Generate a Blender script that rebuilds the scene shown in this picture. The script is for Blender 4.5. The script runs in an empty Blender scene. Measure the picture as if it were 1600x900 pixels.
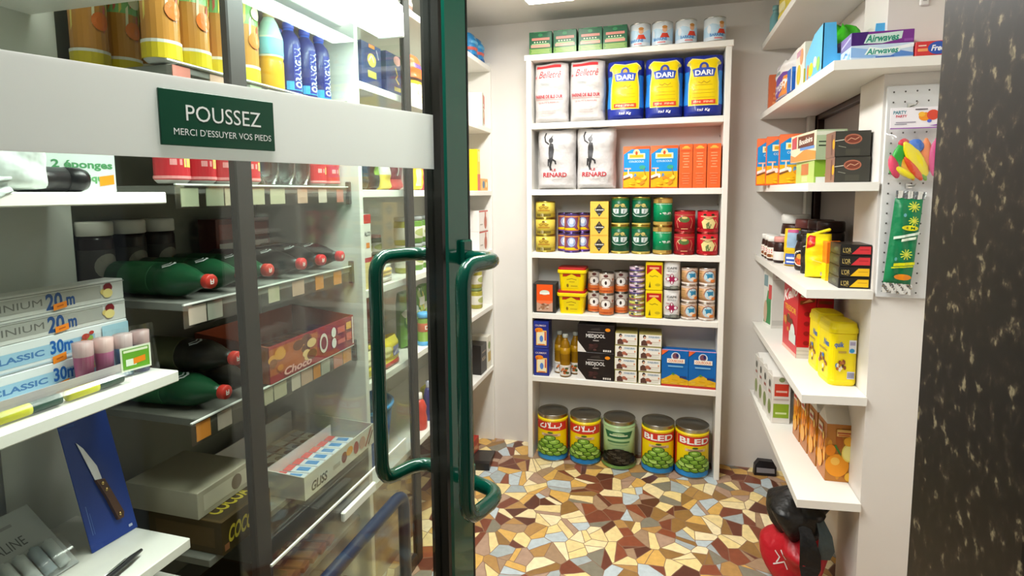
import bpy, math, random
from mathutils import Vector, Matrix
from mathutils.geometry import tessellate_polygon
random.seed(7)
SC = bpy.context.scene
C = SC.collection
PI = math.pi

# ------------------------------------------------------------------ camera
cam = bpy.data.cameras.new('camera')
co = bpy.data.objects.new('camera', cam)
C.objects.link(co)
YAW, PITCH, ROLL = .271, -.0986, -.0081
_f = Vector((-math.sin(YAW)*math.cos(PITCH), math.cos(YAW)*math.cos(PITCH), math.sin(PITCH)))
_r = Vector((math.cos(YAW), math.sin(YAW), 0))
_u = _r.cross(_f)
_r2 = _r*math.cos(ROLL) + _u*math.sin(ROLL)
_u2 = -_r*math.sin(ROLL) + _u*math.cos(ROLL)
co.matrix_world = Matrix(((_r2.x, _u2.x, -_f.x, 0), (_r2.y, _u2.y, -_f.y, 0), (_r2.z, _u2.z, -_f.z, 1.36), (0, 0, 0, 1)))
cam.sensor_width = 36
cam.lens = 36*861/1600
cam.shift_y = -(450-387.5)/1600
cam.clip_start = .02
SC.camera = co

# ------------------------------------------------------------------ light
w = bpy.data.worlds.new('world'); SC.world = w; w.use_nodes = True
w.node_tree.nodes['Background'].inputs[0].default_value = (.80, .88, .95, 1)
w.node_tree.nodes['Background'].inputs[1].default_value = .11

def area(name, loc, sx, sy, power, col=(1, .97, .92), rot=(0, 0, 0)):
    l = bpy.data.lights.new(name, 'AREA'); l.shape = 'RECTANGLE'; l.size = sx; l.size_y = sy
    l.energy = power; l.color = col
    o = bpy.data.objects.new(name, l); C.objects.link(o); o.location = loc; o.rotation_euler = rot
    return o
LC = (1, .98, .95)
area('ceiling_batten_light', (-.485, 1.88, 2.150), .20, .9, 12, LC)
area('ceiling_batten_light', (-.40, .88, 2.150), .20, 1.0, 23, LC)  # light of the added, unseen batten near the entrance
area('shelf_lamp_light', (-.79, 1.19, 1.815), .07, .64, 4.5, (.92, 1, .97))
SC.view_settings.view_transform = 'Standard'
SC.view_settings.look = 'None'
SC.view_settings.gamma = 1
SC.view_settings.use_curve_mapping = False
SC.view_settings.exposure = 0.34
SC.cycles.max_bounces = 10
SC.cycles.transparent_max_bounces = 24
SC.cycles.transmission_bounces = 8
SC.cycles.sample_clamp_indirect = 4
SC.cycles.caustics_reflective = False
SC.cycles.caustics_refractive = False

# ------------------------------------------------------------------ colours and materials
def lin(h):
    if not isinstance(h, str): return h
    v = [int(h[i:i+2], 16)/255 for i in (0, 2, 4)]
    return tuple([(x/12.92 if x <= .04045 else ((x+.055)/1.055)**2.4) for x in v] + [1.0])
MATS = {}
def nmat(key):
    m = bpy.data.materials.new(key); m.use_nodes = True
    nt = m.node_tree; b = nt.nodes['Principled BSDF']; MATS[key] = m
    return m, nt, b
def colmat(key, rough, metal=0., bump=0., bscale=60, trans=0., ior=1.45, coat=0., spec=.5, var=.04):
    m, nt, b = nmat(key)
    at = nt.nodes.new('ShaderNodeAttribute'); at.attribute_name = 'Col'
    tc = nt.nodes.new('ShaderNodeTexCoord')
    nz = nt.nodes.new('ShaderNodeTexNoise'); nz.inputs['Scale'].default_value = bscale
    nt.links.new(tc.outputs['Object'], nz.inputs['Vector'])
    mp = nt.nodes.new('ShaderNodeMapRange'); mp.inputs[3].default_value = 1-var; mp.inputs[4].default_value = 1+var
    nt.links.new(nz.outputs[0], mp.inputs[0])
    mx = nt.nodes.new('ShaderNodeVectorMath'); mx.operation = 'SCALE'
    nt.links.new(at.outputs['Color'], mx.inputs[0]); nt.links.new(mp.outputs[0], mx.inputs['Scale'])
    nt.links.new(mx.outputs[0], b.inputs['Base Color'])
    b.inputs['Roughness'].default_value = rough; b.inputs['Metallic'].default_value = metal
    b.inputs['Transmission Weight'].default_value = trans; b.inputs['IOR'].default_value = ior
    b.inputs['Coat Weight'].default_value = coat; b.inputs['Specular IOR Level'].default_value = spec
    if bump:
        bp = nt.nodes.new('ShaderNodeBump'); bp.inputs['Strength'].default_value = bump; bp.inputs['Distance'].default_value = .007
        nt.links.new(nz.outputs[0], bp.inputs['Height']); nt.links.new(bp.outputs[0], b.inputs['Normal'])
    return m
colmat('p', .55)                                   # printed card
colmat('g', .36, coat=.12, var=.02, spec=.35)                 # glossy plastic or varnished card
colmat('m', .28, metal=1.)                         # tin, steel
colmat('w', .38, var=.015, bscale=9)               # white laminate
colmat('soft', .42, bump=.8, bscale=30)            # crinkled film or paper
colmat('foil', .22, metal=.9, bump=.7, bscale=40)
colmat('glass', .02, trans=1., ior=1.4, var=0)
colmat('dg', .16, coat=.4, var=.06, bscale=5)      # dark green enamel
def film(key, a, tint=(1, 1, 1, 1), rough=.1):
    m, nt, b = nmat(key); nt.nodes.remove(b)
    out = nt.nodes['Material Output']
    tr = nt.nodes.new('ShaderNodeBsdfTransparent'); tr.inputs[0].default_value = tint
    gl = nt.nodes.new('ShaderNodeBsdfGlossy'); gl.inputs['Roughness'].default_value = rough
    mx = nt.nodes.new('ShaderNodeMixShader')
    fr = nt.nodes.new('ShaderNodeFresnel')
    ge = nt.nodes.new('ShaderNodeNewGeometry')
    io = nt.nodes.new('ShaderNodeMapRange'); io.inputs[3].default_value = 1.45; io.inputs[4].default_value = 1/1.45
    nt.links.new(ge.outputs['Backfacing'], io.inputs[0]); nt.links.new(io.outputs[0], fr.inputs[0])
    mp = nt.nodes.new('ShaderNodeMath'); mp.operation = 'MULTIPLY_ADD'; mp.inputs[1].default_value = .62; mp.inputs[2].default_value = a
    mp.use_clamp = True
    nt.links.new(fr.outputs[0], mp.inputs[0]); nt.links.new(mp.outputs[0], mx.inputs[0])
    nt.links.new(tr.outputs[0], mx.inputs[1]); nt.links.new(gl.outputs[0], mx.inputs[2])
    nt.links.new(mx.outputs[0], out.inputs[0])
film('film', .06, rough=.12)
film('pane', .014, (.935, .98, .95, 1), rough=.01)
film('pane2', .02, (.94, .97, .95, 1), rough=.01)
def emat(key, col, s):
    m, nt, b = nmat(key)
    b.inputs['Base Color'].default_value = (.9, .9, .9, 1)
    b.inputs['Emission Color'].default_value = lin(col); b.inputs['Emission Strength'].default_value = s
emat('lamp', 'fffdf4', 9.)
emat('lamp2', 'eafff8', 2.6)
def plaster(key, col, rough=.7, sc=6, var=.05, bump=.08):
    m, nt, b = nmat(key)
    tc = nt.nodes.new('ShaderNodeTexCoord'); nz = nt.nodes.new('ShaderNodeTexNoise')
    nz.inputs['Scale'].default_value = sc; nz.inputs['Detail'].default_value = 6
    nt.links.new(tc.outputs['Object'], nz.inputs['Vector'])
    r = nt.nodes.new('ShaderNodeValToRGB'); c = lin(col)
    r.color_ramp.elements[0].color = tuple(x*(1-var) for x in c[:3]) + (1,)
    r.color_ramp.elements[1].color = tuple(min(1, x*(1+var)) for x in c[:3]) + (1,)
    nt.links.new(nz.outputs[0], r.inputs[0]); nt.links.new(r.outputs[0], b.inputs['Base Color'])
    b.inputs['Roughness'].default_value = rough
    bp = nt.nodes.new('ShaderNodeBump'); bp.inputs['Strength'].default_value = bump; bp.inputs['Distance'].default_value = .003
    nt.links.new(nz.outputs[0], bp.inputs['Height']); nt.links.new(bp.outputs[0], b.inputs['Normal'])
plaster('wall', 'e6e1db'); plaster('ceil', 'd8d6cf'); plaster('panel', 'd9dbd2', .5, 3)
plaster('wglass', 'a09a96', .35, 2)
# broken-tile mosaic
def mosaic():
    m, nt, b = nmat('floor'); N = nt.nodes.new; L = nt.links.new
    tc = N('ShaderNodeTexCoord'); mp = N('ShaderNodeMapping'); mp.inputs['Scale'].default_value = (13.2, 11.2, 1); mp.inputs['Rotation'].default_value = (0, 0, .5)
    L(tc.outputs['Object'], mp.inputs[0])
    nz = N('ShaderNodeTexNoise'); nz.inputs['Scale'].default_value = .9; L(mp.outputs[0], nz.inputs['Vector'])
    ad = N('ShaderNodeVectorMath'); ad.operation = 'MULTIPLY_ADD'; ad.inputs[1].default_value = (.12, .12, 0)
    L(nz.outputs['Color'], ad.inputs[0]); L(mp.outputs[0], ad.inputs[2])
    v = N('ShaderNodeTexVoronoi'); v.voronoi_dimensions = '2D'; v.inputs['Scale'].default_value = 1; L(ad.outputs[0], v.inputs['Vector'])
    e = N('ShaderNodeTexVoronoi'); e.voronoi_dimensions = '2D'; e.feature = 'DISTANCE_TO_EDGE'; e.inputs['Scale'].default_value = 1; L(ad.outputs[0], e.inputs['Vector'])
    # every cell is broken once along a random line
    sub = N('ShaderNodeVectorMath'); sub.operation = 'SUBTRACT'; L(ad.outputs[0], sub.inputs[0]); L(v.outputs['Position'], sub.inputs[1])
    sx = N('ShaderNodeSeparateColor'); L(v.outputs['Color'], sx.inputs[0])
    an = N('ShaderNodeMath'); an.operation = 'MULTIPLY'; an.inputs[1].default_value = 6.283; L(sx.outputs[0], an.inputs[0])
    ca = N('ShaderNodeMath'); ca.operation = 'COSINE'; L(an.outputs[0], ca.inputs[0])
    sa = N('ShaderNodeMath'); sa.operation = 'SINE'; L(an.outputs[0], sa.inputs[0])
    dr = N('ShaderNodeCombineXYZ'); L(ca.outputs[0], dr.inputs[0]); L(sa.outputs[0], dr.inputs[1])
    dt = N('ShaderNodeVectorMath'); dt.operation = 'DOT_PRODUCT'; L(sub.outputs[0], dt.inputs[0]); L(dr.outputs[0], dt.inputs[1])
    of = N('ShaderNodeMath'); of.operation = 'MULTIPLY_ADD'; of.inputs[1].default_value = .36; of.inputs[2].default_value = -.18; L(sx.outputs[1], of.inputs[0])
    dl = N('ShaderNodeMath'); dl.operation = 'SUBTRACT'; L(dt.outputs['Value'], dl.inputs[0]); L(of.outputs[0], dl.inputs[1])
    sg = N('ShaderNodeMath'); sg.operation = 'GREATER_THAN'; sg.inputs[1].default_value = 0; L(dl.outputs[0], sg.inputs[0])
    ab = N('ShaderNodeMath'); ab.operation = 'ABSOLUTE'; L(dl.outputs[0], ab.inputs[0])
    mn = N('ShaderNodeMath'); mn.operation = 'MINIMUM'; L(ab.outputs[0], mn.inputs[0]); L(e.outputs['Distance'], mn.inputs[1])
    cz = N('ShaderNodeVectorMath'); cz.operation = 'MULTIPLY_ADD'; cz.inputs[1].default_value = (3.7, 1.9, 5.3); L(sg.outputs[0], cz.inputs[0]); L(v.outputs['Color'], cz.inputs[2])
    wn = N('ShaderNodeTexWhiteNoise'); wn.noise_dimensions = '3D'; L(cz.outputs[0], wn.inputs['Vector'])
    r = N('ShaderNodeValToRGB'); r.color_ramp.interpolation = 'CONSTANT'
    cols = ['f3deaa', '7d4430', 'b58a50', 'edd598', '8c4a30', 'a9b2b2', 'b3937c', 'dcae5c', '86806f', 'f5e4b8', '96703e', '6c3a2a', 'c0ccd0', 'a88a6c', 'f0d896', '5e3526']
    el = r.color_ramp.elements
    while len(el) < len(cols): el.new(.5)
    for i, c in enumerate(cols): el[i].position = i/len(cols); el[i].color = lin(c)
    L(wn.outputs['Value'], r.inputs[0])
    n2 = N('ShaderNodeTexNoise'); n2.inputs['Scale'].default_value = 45; n2.inputs['Detail'].default_value = 4; L(tc.outputs['Object'], n2.inputs['Vector'])
    m2 = N('ShaderNodeMapRange'); m2.inputs[3].default_value = .74; m2.inputs[4].default_value = 1.22; L(n2.outputs[0], m2.inputs[0])
    sc = N('ShaderNodeVectorMath'); sc.operation = 'SCALE'; L(r.outputs[0], sc.inputs[0]); L(m2.outputs[0], sc.inputs['Scale'])
    g = N('ShaderNodeMapRange'); g.inputs[1].default_value = .012; g.inputs[2].default_value = .024; L(mn.outputs[0], g.inputs[0])
    mx = N('ShaderNodeMix'); mx.data_type = 'RGBA'; mx.inputs['A'].default_value = lin('8a6a55')
    L(g.outputs[0], mx.inputs['Factor']); L(sc.outputs[0], mx.inputs['B']); L(mx.outputs['Result'], b.inputs['Base Color'])
    b.inputs['Roughness'].default_value = .34
    bp = N('ShaderNodeBump'); bp.inputs['Strength'].default_value = .25; bp.inputs['Distance'].default_value = .002; L(g.outputs[0], bp.inputs['Height']); L(bp.outputs[0], b.inputs['Normal'])
mosaic()
def granite():
    m, nt, b = nmat('granite'); N = nt.nodes.new; L = nt.links.new
    tc = N('ShaderNodeTexCoord')
    n1 = N('ShaderNodeTexNoise'); n1.inputs['Scale'].default_value = 88; n1.inputs['Detail'].default_value = 3; n1.inputs['Roughness'].default_value = .55
    v = N('ShaderNodeTexVoronoi'); v.inputs['Scale'].default_value = 150
    mpv = N('ShaderNodeMapping'); mpv.inputs['Scale'].default_value = (1, 1, .8)
    L(tc.outputs['Object'], mpv.inputs[0]); L(mpv.outputs[0], n1.inputs['Vector']); L(mpv.outputs[0], v.inputs['Vector'])
    r = N('ShaderNodeValToRGB'); el = r.color_ramp.elements
    for p, c in ((.56, '4a4034'), (.66, '8d8268')): el.new(p)
    for i, (p, c) in enumerate(((.42, '060403'), (.54, '100b08'), (.615, '282018'), (.70, '756b53'))): el[i].position = p; el[i].color = lin(c)
    L(n1.outputs[0], r.inputs[0])
    r2 = N('ShaderNodeValToRGB'); r2.color_ramp.elements[0].position = .1; r2.color_ramp.elements[0].color = (.35, .33, .30, 1); r2.color_ramp.elements[1].position = .6; r2.color_ramp.elements[1].color = (1, 1, 1, 1)
    L(v.outputs['Color'], r2.inputs[0])
    mx = N('ShaderNodeMix'); mx.data_type = 'RGBA'; mx.blend_type = 'MULTIPLY'; mx.inputs['Factor'].default_value = .8
    L(r.outputs[0], mx.inputs['A']); L(r2.outputs[0], mx.inputs['B']); L(mx.outputs['Result'], b.inputs['Base Color'])
    b.inputs['Roughness'].default_value = .42; b.inputs['Specular IOR Level'].default_value = .3
granite()
def frost():
    m, nt, b = nmat('frost'); N = nt.nodes.new
    out = nt.nodes['Material Output']
    nz = N('ShaderNodeTexNoise'); nz.inputs['Scale'].default_value = 4
    tr = N('ShaderNodeBsdfTranslucent'); tr.inputs[0].default_value = lin('fafaf8')
    mx = N('ShaderNodeMixShader')
    b.inputs['Base Color'].default_value = lin('eeeeec'); b.inputs['Roughness'].default_value = .45
    mp = N('ShaderNodeMapRange'); mp.inputs[3].default_value = .50; mp.inputs[4].default_value = .58
    nt.links.new(nz.outputs[0], mp.inputs[0]); nt.links.new(mp.outputs[0], mx.inputs[0])
    nt.links.new(b.outputs[0], mx.inputs[1]); nt.links.new(tr.outputs[0], mx.inputs[2]); nt.links.new(mx.outputs[0], out.inputs[0])
frost()

# ------------------------------------------------------------------ geometry kit
_txt = {}
def text_tris(s, bold):
    k = (s, bold)
    if k not in _txt:
        cu = bpy.data.curves.new('t', 'FONT'); cu.body = s; cu.resolution_u = 3; cu.offset = (.012 if 'M' in s or 'W' in s else .03) if bold else 0
        ob = bpy.data.objects.new('t', cu)
        me = bpy.data.meshes.new_from_object(ob)
        V = [(v.co.x, v.co.y) for v in me.vertices]; T = []
        for p in me.polygons:
            vs = list(p.vertices)
            for i in range(1, len(vs)-1): T.append((vs[0], vs[i], vs[i+1]))
        bpy.data.objects.remove(ob); bpy.data.curves.remove(cu); bpy.data.meshes.remove(me)
        if not V: V = [(0, 0), (1, 1)]
        x0 = min(v[0] for v in V); x1 = max(v[0] for v in V); y0 = min(v[1] for v in V); y1 = max(v[1] for v in V)
        h = (y1-y0) or 1
        _txt[k] = ([((v[0]-x0)/h, (v[1]-y0)/h) for v in V], T, (x1-x0)/h)
    return _txt[k]

class G:
    def __init__(s): s.v = []; s.f = []; s.c = []; s.m = []; s.s = []
    def add(s, V, F, col, mat='p', smooth=False, cols=None):
        n = len(s.v); s.v += [tuple(x) for x in V]
        for i, f in enumerate(F):
            s.f.append(tuple(n+j for j in f)); s.c.append(lin(cols[i] if cols else col)); s.m.append(mat); s.s.append(smooth)
        return s
    def box(s, x0, y0, z0, x1, y1, z1, col, mat='p', b=0.):
        if b <= 0:
            V = [(x, y, z) for z in (z0, z1) for y in (y0, y1) for x in (x0, x1)]
            return s.add(V, [(0, 2, 3, 1), (4, 5, 7, 6), (0, 1, 5, 4), (2, 6, 7, 3), (0, 4, 6, 2), (1, 3, 7, 5)], col, mat)
        lo = (x0, y0, z0); hi = (x1, y1, z1); V = []; idx = {}
        for c in range(8):
            sg = [(c >> k) & 1 for k in range(3)]
            for a in range(3):
                p = [(hi[k] if sg[k] else lo[k]) if k == a else ((hi[k]-b) if sg[k] else (lo[k]+b)) for k in range(3)]
                idx[(c, a)] = len(V); V.append(p)
        F = []
        for a in range(3):
            o = [k for k in range(3) if k != a]
            for sd in (0, 1):
                q = []
                for (i, j) in ((0, 0), (1, 0), (1, 1), (0, 1)):
                    c = (sd << a) | (i << o[0]) | (j << o[1]); q.append(idx[(c, a)])
                F.append(tuple(q))
        for a in range(3):
            o = [k for k in range(3) if k != a]
            for i in (0, 1):
                for j in (0, 1):
                    c0 = (i << o[0]) | (j << o[1]); c1 = c0 | (1 << a)
                    F.append((idx[(c0, o[0])], idx[(c1, o[0])], idx[(c1, o[1])], idx[(c0, o[1])]))
        for c in range(8): F.append((idx[(c, 0)], idx[(c, 1)], idx[(c, 2)]))
        cen = Vector(((x0+x1)/2, (y0+y1)/2, (z0+z1)/2)); G2 = []
        for f in F:
            P = [Vector(V[i]) for i in f]; n = (P[1]-P[0]).cross(P[2]-P[0]); m = sum(P, Vector())/len(P)
            G2.append(f if n.dot(m-cen) > 0 else tuple(reversed(f)))
        return s.add(V, G2, col, mat)
    def lathe(s, prof, col, mat='p', n=20, cx=0, cy=0, smooth=True, axis='z', squash=1.):
        V = []; F = []; cols = []
        for r, z in prof:
            for k in range(n):
                a = 2*PI*k/n; x, y = r*math.sin(a), -r*math.cos(a)*squash
                V.append((cx+x, cy+y, z) if axis == 'z' else ((z, cx+x, cy+y) if axis == 'x' else (cx+x, z, cy-y)))
        for i in range(len(prof)-1):
            for k in range(n):
                a, b = i*n+k, i*n+(k+1) % n
                F.append((a, b, b+n, a+n)); cols.append(col[i] if isinstance(col, list) else col)
        if prof[0][0] > 1e-6: F.append(tuple(reversed(range(n)))); cols.append(cols[0])
        if prof[-1][0] > 1e-6: F.append(tuple((len(prof)-1)*n+k for k in range(n))); cols.append(cols[-1])
        return s.add(V, F, None, mat, smooth, cols)
    def tube(s, pts, r, col, mat='p', n=10, rr=None):
        pts = [Vector(p) for p in pts]; V = []; F = []; up = None
        for i, p in enumerate(pts):
            t = (pts[min(i+1, len(pts)-1)]-pts[max(i-1, 0)]).normalized()
            if up is None: up = t.orthogonal().normalized()
            up = (up-t*up.dot(t)).normalized(); sd = t.cross(up); ri = rr[i] if rr else r
            for k in range(n):
                a = 2*PI*k/n; V.append(p+up*math.cos(a)*ri+sd*math.sin(a)*ri)
        for i in range(len(pts)-1):
            for k in range(n):
                a, b = i*n+k, i*n+(k+1) % n; F.append((a, b, b+n, a+n))
        F.append(tuple(reversed(range(n)))); F.append(tuple((len(pts)-1)*n+k for k in range(n)))
        return s.add(V, F, col, mat, True)
    def prism(s, poly, o, ex, ey, en, t, col, mat='p'):
        o, ex, ey, en = Vector(o), Vector(ex), Vector(ey), Vector(en); n = len(poly)
        V = [o+ex*a+ey*b for a, b in poly]+[o+ex*a+ey*b+en*t for a, b in poly]
        F = [tuple(reversed(range(n))), tuple(range(n, 2*n))]+[(i, (i+1) % n, n+(i+1) % n, n+i) for i in range(n)]
        return s.add(V, F, col, mat)
    def grid(s, fn, nu, nv, col, mat='p', smooth=True, wrap=False):
        V = [fn(i/nu, j/nv) for j in range(nv+1) for i in range(nu+1)]
        F = [(j*(nu+1)+i, j*(nu+1)+i+1, (j+1)*(nu+1)+i+1, (j+1)*(nu+1)+i) for j in range(nv) for i in range(nu)]
        return s.add(V, F, col, mat, smooth)
    # flat or curved printing: D is a list of shapes in face units (u right, v up)
    def prt(s, D, P, W, H, mat='p', mu=9, mv=9, h0=.0004, dh=.00016):
        for k, d in enumerate(D):
            T, col = shape_tris(d, W, H); out = []
            st = [tuple(t) for t in T]
            while st:
                a, b, c = st.pop()
                e = [(max(abs(p[0]-q[0])/mu, abs(p[1]-q[1])/mv), i) for i, (p, q) in enumerate(((a, b), (b, c), (c, a)))]
                L, i = max(e)
                if L > 1 and len(out)+len(st) < 6000:
                    if i == 0: m = ((a[0]+b[0])/2, (a[1]+b[1])/2); st += [(a, m, c), (m, b, c)]
                    elif i == 1: m = ((b[0]+c[0])/2, (b[1]+c[1])/2); st += [(a, b, m), (a, m, c)]
                    else: m = ((a[0]+c[0])/2, (a[1]+c[1])/2); st += [(a, b, m), (m, b, c)]
                else: out.append((a, b, c))
            V = []; F = []
            for t in out:
                A = (t[1][0]-t[0][0])*(t[2][1]-t[0][1])-(t[2][0]-t[0][0])*(t[1][1]-t[0][1])
                if A < 0: t = (t[0], t[2], t[1])
                n = len(V); V += [P(u, v, h0+k*dh) for u, v in t]; F.append((n, n+1, n+2))
            s.add(V, F, col, mat)
        return s

def shape_tris(d, W, H):
    t = d[0]
    if t == 'r':
        _, a, b, c, e, col = d; return [((a, b), (c, b), (c, e)), ((a, b), (c, e), (a, e))], col
    if t == 'e':
        _, cu, cv, ru, rv, col = d[:6]; n = 18; T = []
        R1 = [(cu+ru*.5*math.cos(2*PI*k/n), cv+rv*.5*math.sin(2*PI*k/n)) for k in range(n)]
        R2 = [(cu+ru*math.cos(2*PI*k/n), cv+rv*math.sin(2*PI*k/n)) for k in range(n)]
        for k in range(n):
            q = (k+1) % n; T += [((cu, cv), R1[k], R1[q]), (R1[k], R2[k], R2[q]), (R1[k], R2[q], R1[q])]
        return T, col
    if t == 'p':
        _, P, col = d; T = tessellate_polygon([[Vector((x, y, 0)) for x, y in P]])
        return [tuple(P[i] for i in f) for f in T], col
    if t == 's':                                            # stroke: polyline of given width (in u metres)
        _, P, wd, col = d; T = []
        for (a, b) in zip(P, P[1:]):
            dx, dy = (b[0]-a[0])*W, (b[1]-a[1])*H; l = math.hypot(dx, dy) or 1
            nx, ny = -dy/l*wd/2, dx/l*wd/2; ex, ey = dx/l*wd*.35, dy/l*wd*.35
            q = [(a[0]+(nx-ex)/W, a[1]+(ny-ey)/H), (a[0]+(-nx-ex)/W, a[1]+(-ny-ey)/H), (b[0]+(-nx+ex)/W, b[1]+(-ny+ey)/H), (b[0]+(nx+ex)/W, b[1]+(ny+ey)/H)]
            T += [(q[0], q[1], q[2]), (q[0], q[2], q[3])]
        return T, col
    if t == 't':                                            # ('t', text, centre u, centre v, height v, colour, width u or None, bold, slant, rise)
        _, tx, cu, cv, h, col = d[:6]; wd = d[6] if len(d) > 6 else None; bold = d[7] if len(d) > 7 else True
        sk = d[8] if len(d) > 8 else 0; rise = d[9] if len(d) > 9 else 0
        V, T, asp = text_tris(tx, bold)
        wu = wd if wd else asp*h*H/W
        Q = [(cu+(x/asp-.5)*wu+sk*(y-.5)*h*H/W, cv+(y-.5)*h+rise*(x/asp-.5)*wu) for x, y in V]
        return [tuple(Q[i] for i in f) for f in T], col

def link(name, g, parent=None, loc=(0, 0, 0), rz=0., rot=None):
    me = bpy.data.meshes.new(name); me.from_pydata(g.v, [], g.f)
    keys = list(dict.fromkeys(g.m))
    for k in keys: me.materials.append(MATS[k])
    ix = {k: i for i, k in enumerate(keys)}
    me.polygons.foreach_set('material_index', [ix[k] for k in g.m])
    me.polygons.foreach_set('use_smooth', g.s)
    ca = me.color_attributes.new('Col', 'FLOAT_COLOR', 'CORNER'); buf = []
    for f, c in zip(g.f, g.c): buf += list(c or (1, 1, 1, 1))*len(f)
    ca.data.foreach_set('color', buf); me.update()
    o = bpy.data.objects.new(name, me); C.objects.link(o)
    if parent: o.parent = parent
    o.location = loc; o.rotation_euler = rot if rot else (0, 0, rz)
    return o
def tag(o, label, cat, group=None, kind=None):
    if label: o['label'] = label
    if cat: o['category'] = cat
    if group: o['group'] = group
    if kind: o['kind'] = kind
    return o
def empty(name):
    o = bpy.data.objects.new(name, None); C.objects.link(o); o.empty_display_size = .02; return o
def struct(name, g, parent=None):
    o = link(name, g, parent)
    if not parent: o['kind'] = 'structure'
    return o
def dup(src):
    r = src.copy(); C.objects.link(r)
    for ch in list(src.children):
        c = ch.copy(); C.objects.link(c); c.parent = r
        for q in list(ch.children):
            e = q.copy(); C.objects.link(e); e.parent = c
    return r
PROTO = {}
def put(make, loc, label, cat, rz=0., group=None, rot=None, key=None):
    k = key or make
    if k in PROTO: o = dup(PROTO[k])
    else: o = make(); PROTO[k] = o
    o.location = (loc[0], loc[1], loc[2]+.0004); o.rotation_euler = rot if rot else (0, 0, rz)
    for q in ('label', 'category', 'group'):
        if q in o: del o[q]
    return tag(o, label, cat, group)
# faces of a box standing on z=0, front towards -y
def Pf(w, d, h): return lambda u, v, q: (-w/2+u*w, -d/2-q, v*h)
def Pl(w, d, h): return lambda u, v, q: (-w/2-q, d/2-u*d, v*h)
def Pr(w, d, h): return lambda u, v, q: (w/2+q, -d/2+u*d, v*h)
def Pt(w, d, h): return lambda u, v, q: (-w/2+u*w, -d/2+v*d, h+q)
def Pc(r, z0, z1, span=PI): return lambda u, v, q: ((r+q)*math.sin((u-.5)*span), -(r+q)*math.cos((u-.5)*span), z0+(z1-z0)*v)
def card(name, w, d, h, col, front=None, left=None, right=None, top=None, mat='p', b=.0012):
    g = G().box(-w/2, -d/2, 0, w/2, d/2, h, col, mat, b)
    if front: g.prt(front, Pf(w, d, h), w, h, mat)
    if left: g.prt(left, Pl(w, d, h), d, h, mat)
    if right: g.prt(right, Pr(w, d, h), d, h, mat)
    if top: g.prt(top, Pt(w, d, h), w, d, mat)
    return link(name, g)
def can(name, r, h, label, base, span=PI, metal='c9c9c4', lidcol='b9bab6', z0=.006, z1=None, mat='g', mu=.09):
    root = empty(name); z1 = z1 or h-.006
    rm = .03*r+.0012
    g = G().lathe([(r-.003, 0), (r+rm*.4, .001), (r+rm*.4, .004), (r-.0006, .006), (r-.0006, h-.006), (r+rm*.4, h-.004), (r+rm*.4, h-.001), (r-.001, h), (r-.002, h-.0045), (r*.8, h-.0045), (r*.77, h-.003), (0, h-.003)], metal, 'm', 28)
    link('can_body', g, root)
    g = G().lathe([(r-.0005, z0), (r+.0003, z0), (r+.0003, z1), (r-.0005, z1)], base, mat, 28)
    g.prt(label, Pc(r+.0003, z0, z1, span), r*span, z1-z0, mat, mu=mu)
    link('paper_label', g, root)
    return root
def bars(u0, u1, v0, v1, n, col, fill=.5, rag=.2, seed=1):
    R = random.Random(seed); o = []
    for i in range(n):
        v = v0+(v1-v0)*(i+.5)/n; hh = (v1-v0)/n*fill/2; k = (u1-u0)*rag*R.random()/2
        o.append(('r', u0+k, v-hh, u1-k, v+hh, col))
    return o
def blob(cu, cv, ru, rv, n, cols, seed=1, r=.3):
    R = random.Random(seed); o = []
    for i in range(n):
        a = R.random()*2*PI; q = math.sqrt(R.random()); k = r*(.7+.6*R.random())
        o.append(('e', cu+ru*q*math.cos(a), cv+rv*q*math.sin(a), ru*k, rv*k, R.choice(cols)))
    return o
def sack_fn(w, d, h, seed, wr=.004, topf=.35, ragged=0.):
    R = random.Random(seed); ph = [(R.uniform(0, 6.28), R.uniform(5, 16), R.uniform(-5, 5), R.uniform(.3, 1)) for _ in range(7)]
    def nz(u, v): return sum(a*math.sin(p+fv*v*2+fu*u) for p, fv, fu, a in ph)/3.2
    def prof(u, v):
        e = max(0., 1-abs(2*u-1)**3.2)**.5
        b = min(1., (v/.06+.02))**.5 if v < .06 else 1.
        t = 1-(1-topf)*max(0., (v-.72)/.28)**1.6
        return e*b*t
    def F(side):
        def f(u, v, q=0.):
            k = prof(u, v); s = -1 if side == 0 else 1
            x = (u-.5)*w*(1+.025*math.sin(v*9+ph[0][0])-.03*(v > .93)*(v-.93)/.07)
            y = s*(d/2*k+(wr*nz(u, v)*min(1., k*1.4) if side == 0 else 0)+q)
            return (x, y, v*h+ragged*math.sin(u*7+ph[1][0])*max(0., v-.85)/.15)
        return f
    return F(0), F(1)
def sack(name, w, d, h, col, D, seed=1, wr=.004, mat='soft', pmat='g', topf=.35, ragged=0., cols=None):
    f, bk = sack_fn(w, d, h, seed, wr, topf, ragged)
    g = G().grid(f, 26, 34, col, mat)
    g.grid(lambda u, v: bk(1-u, v), 16, 16, col, mat)
    g.prt(D, f, w, h, pmat, mu=.045, mv=.035, h0=.0009)
    return link(name, g)

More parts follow.
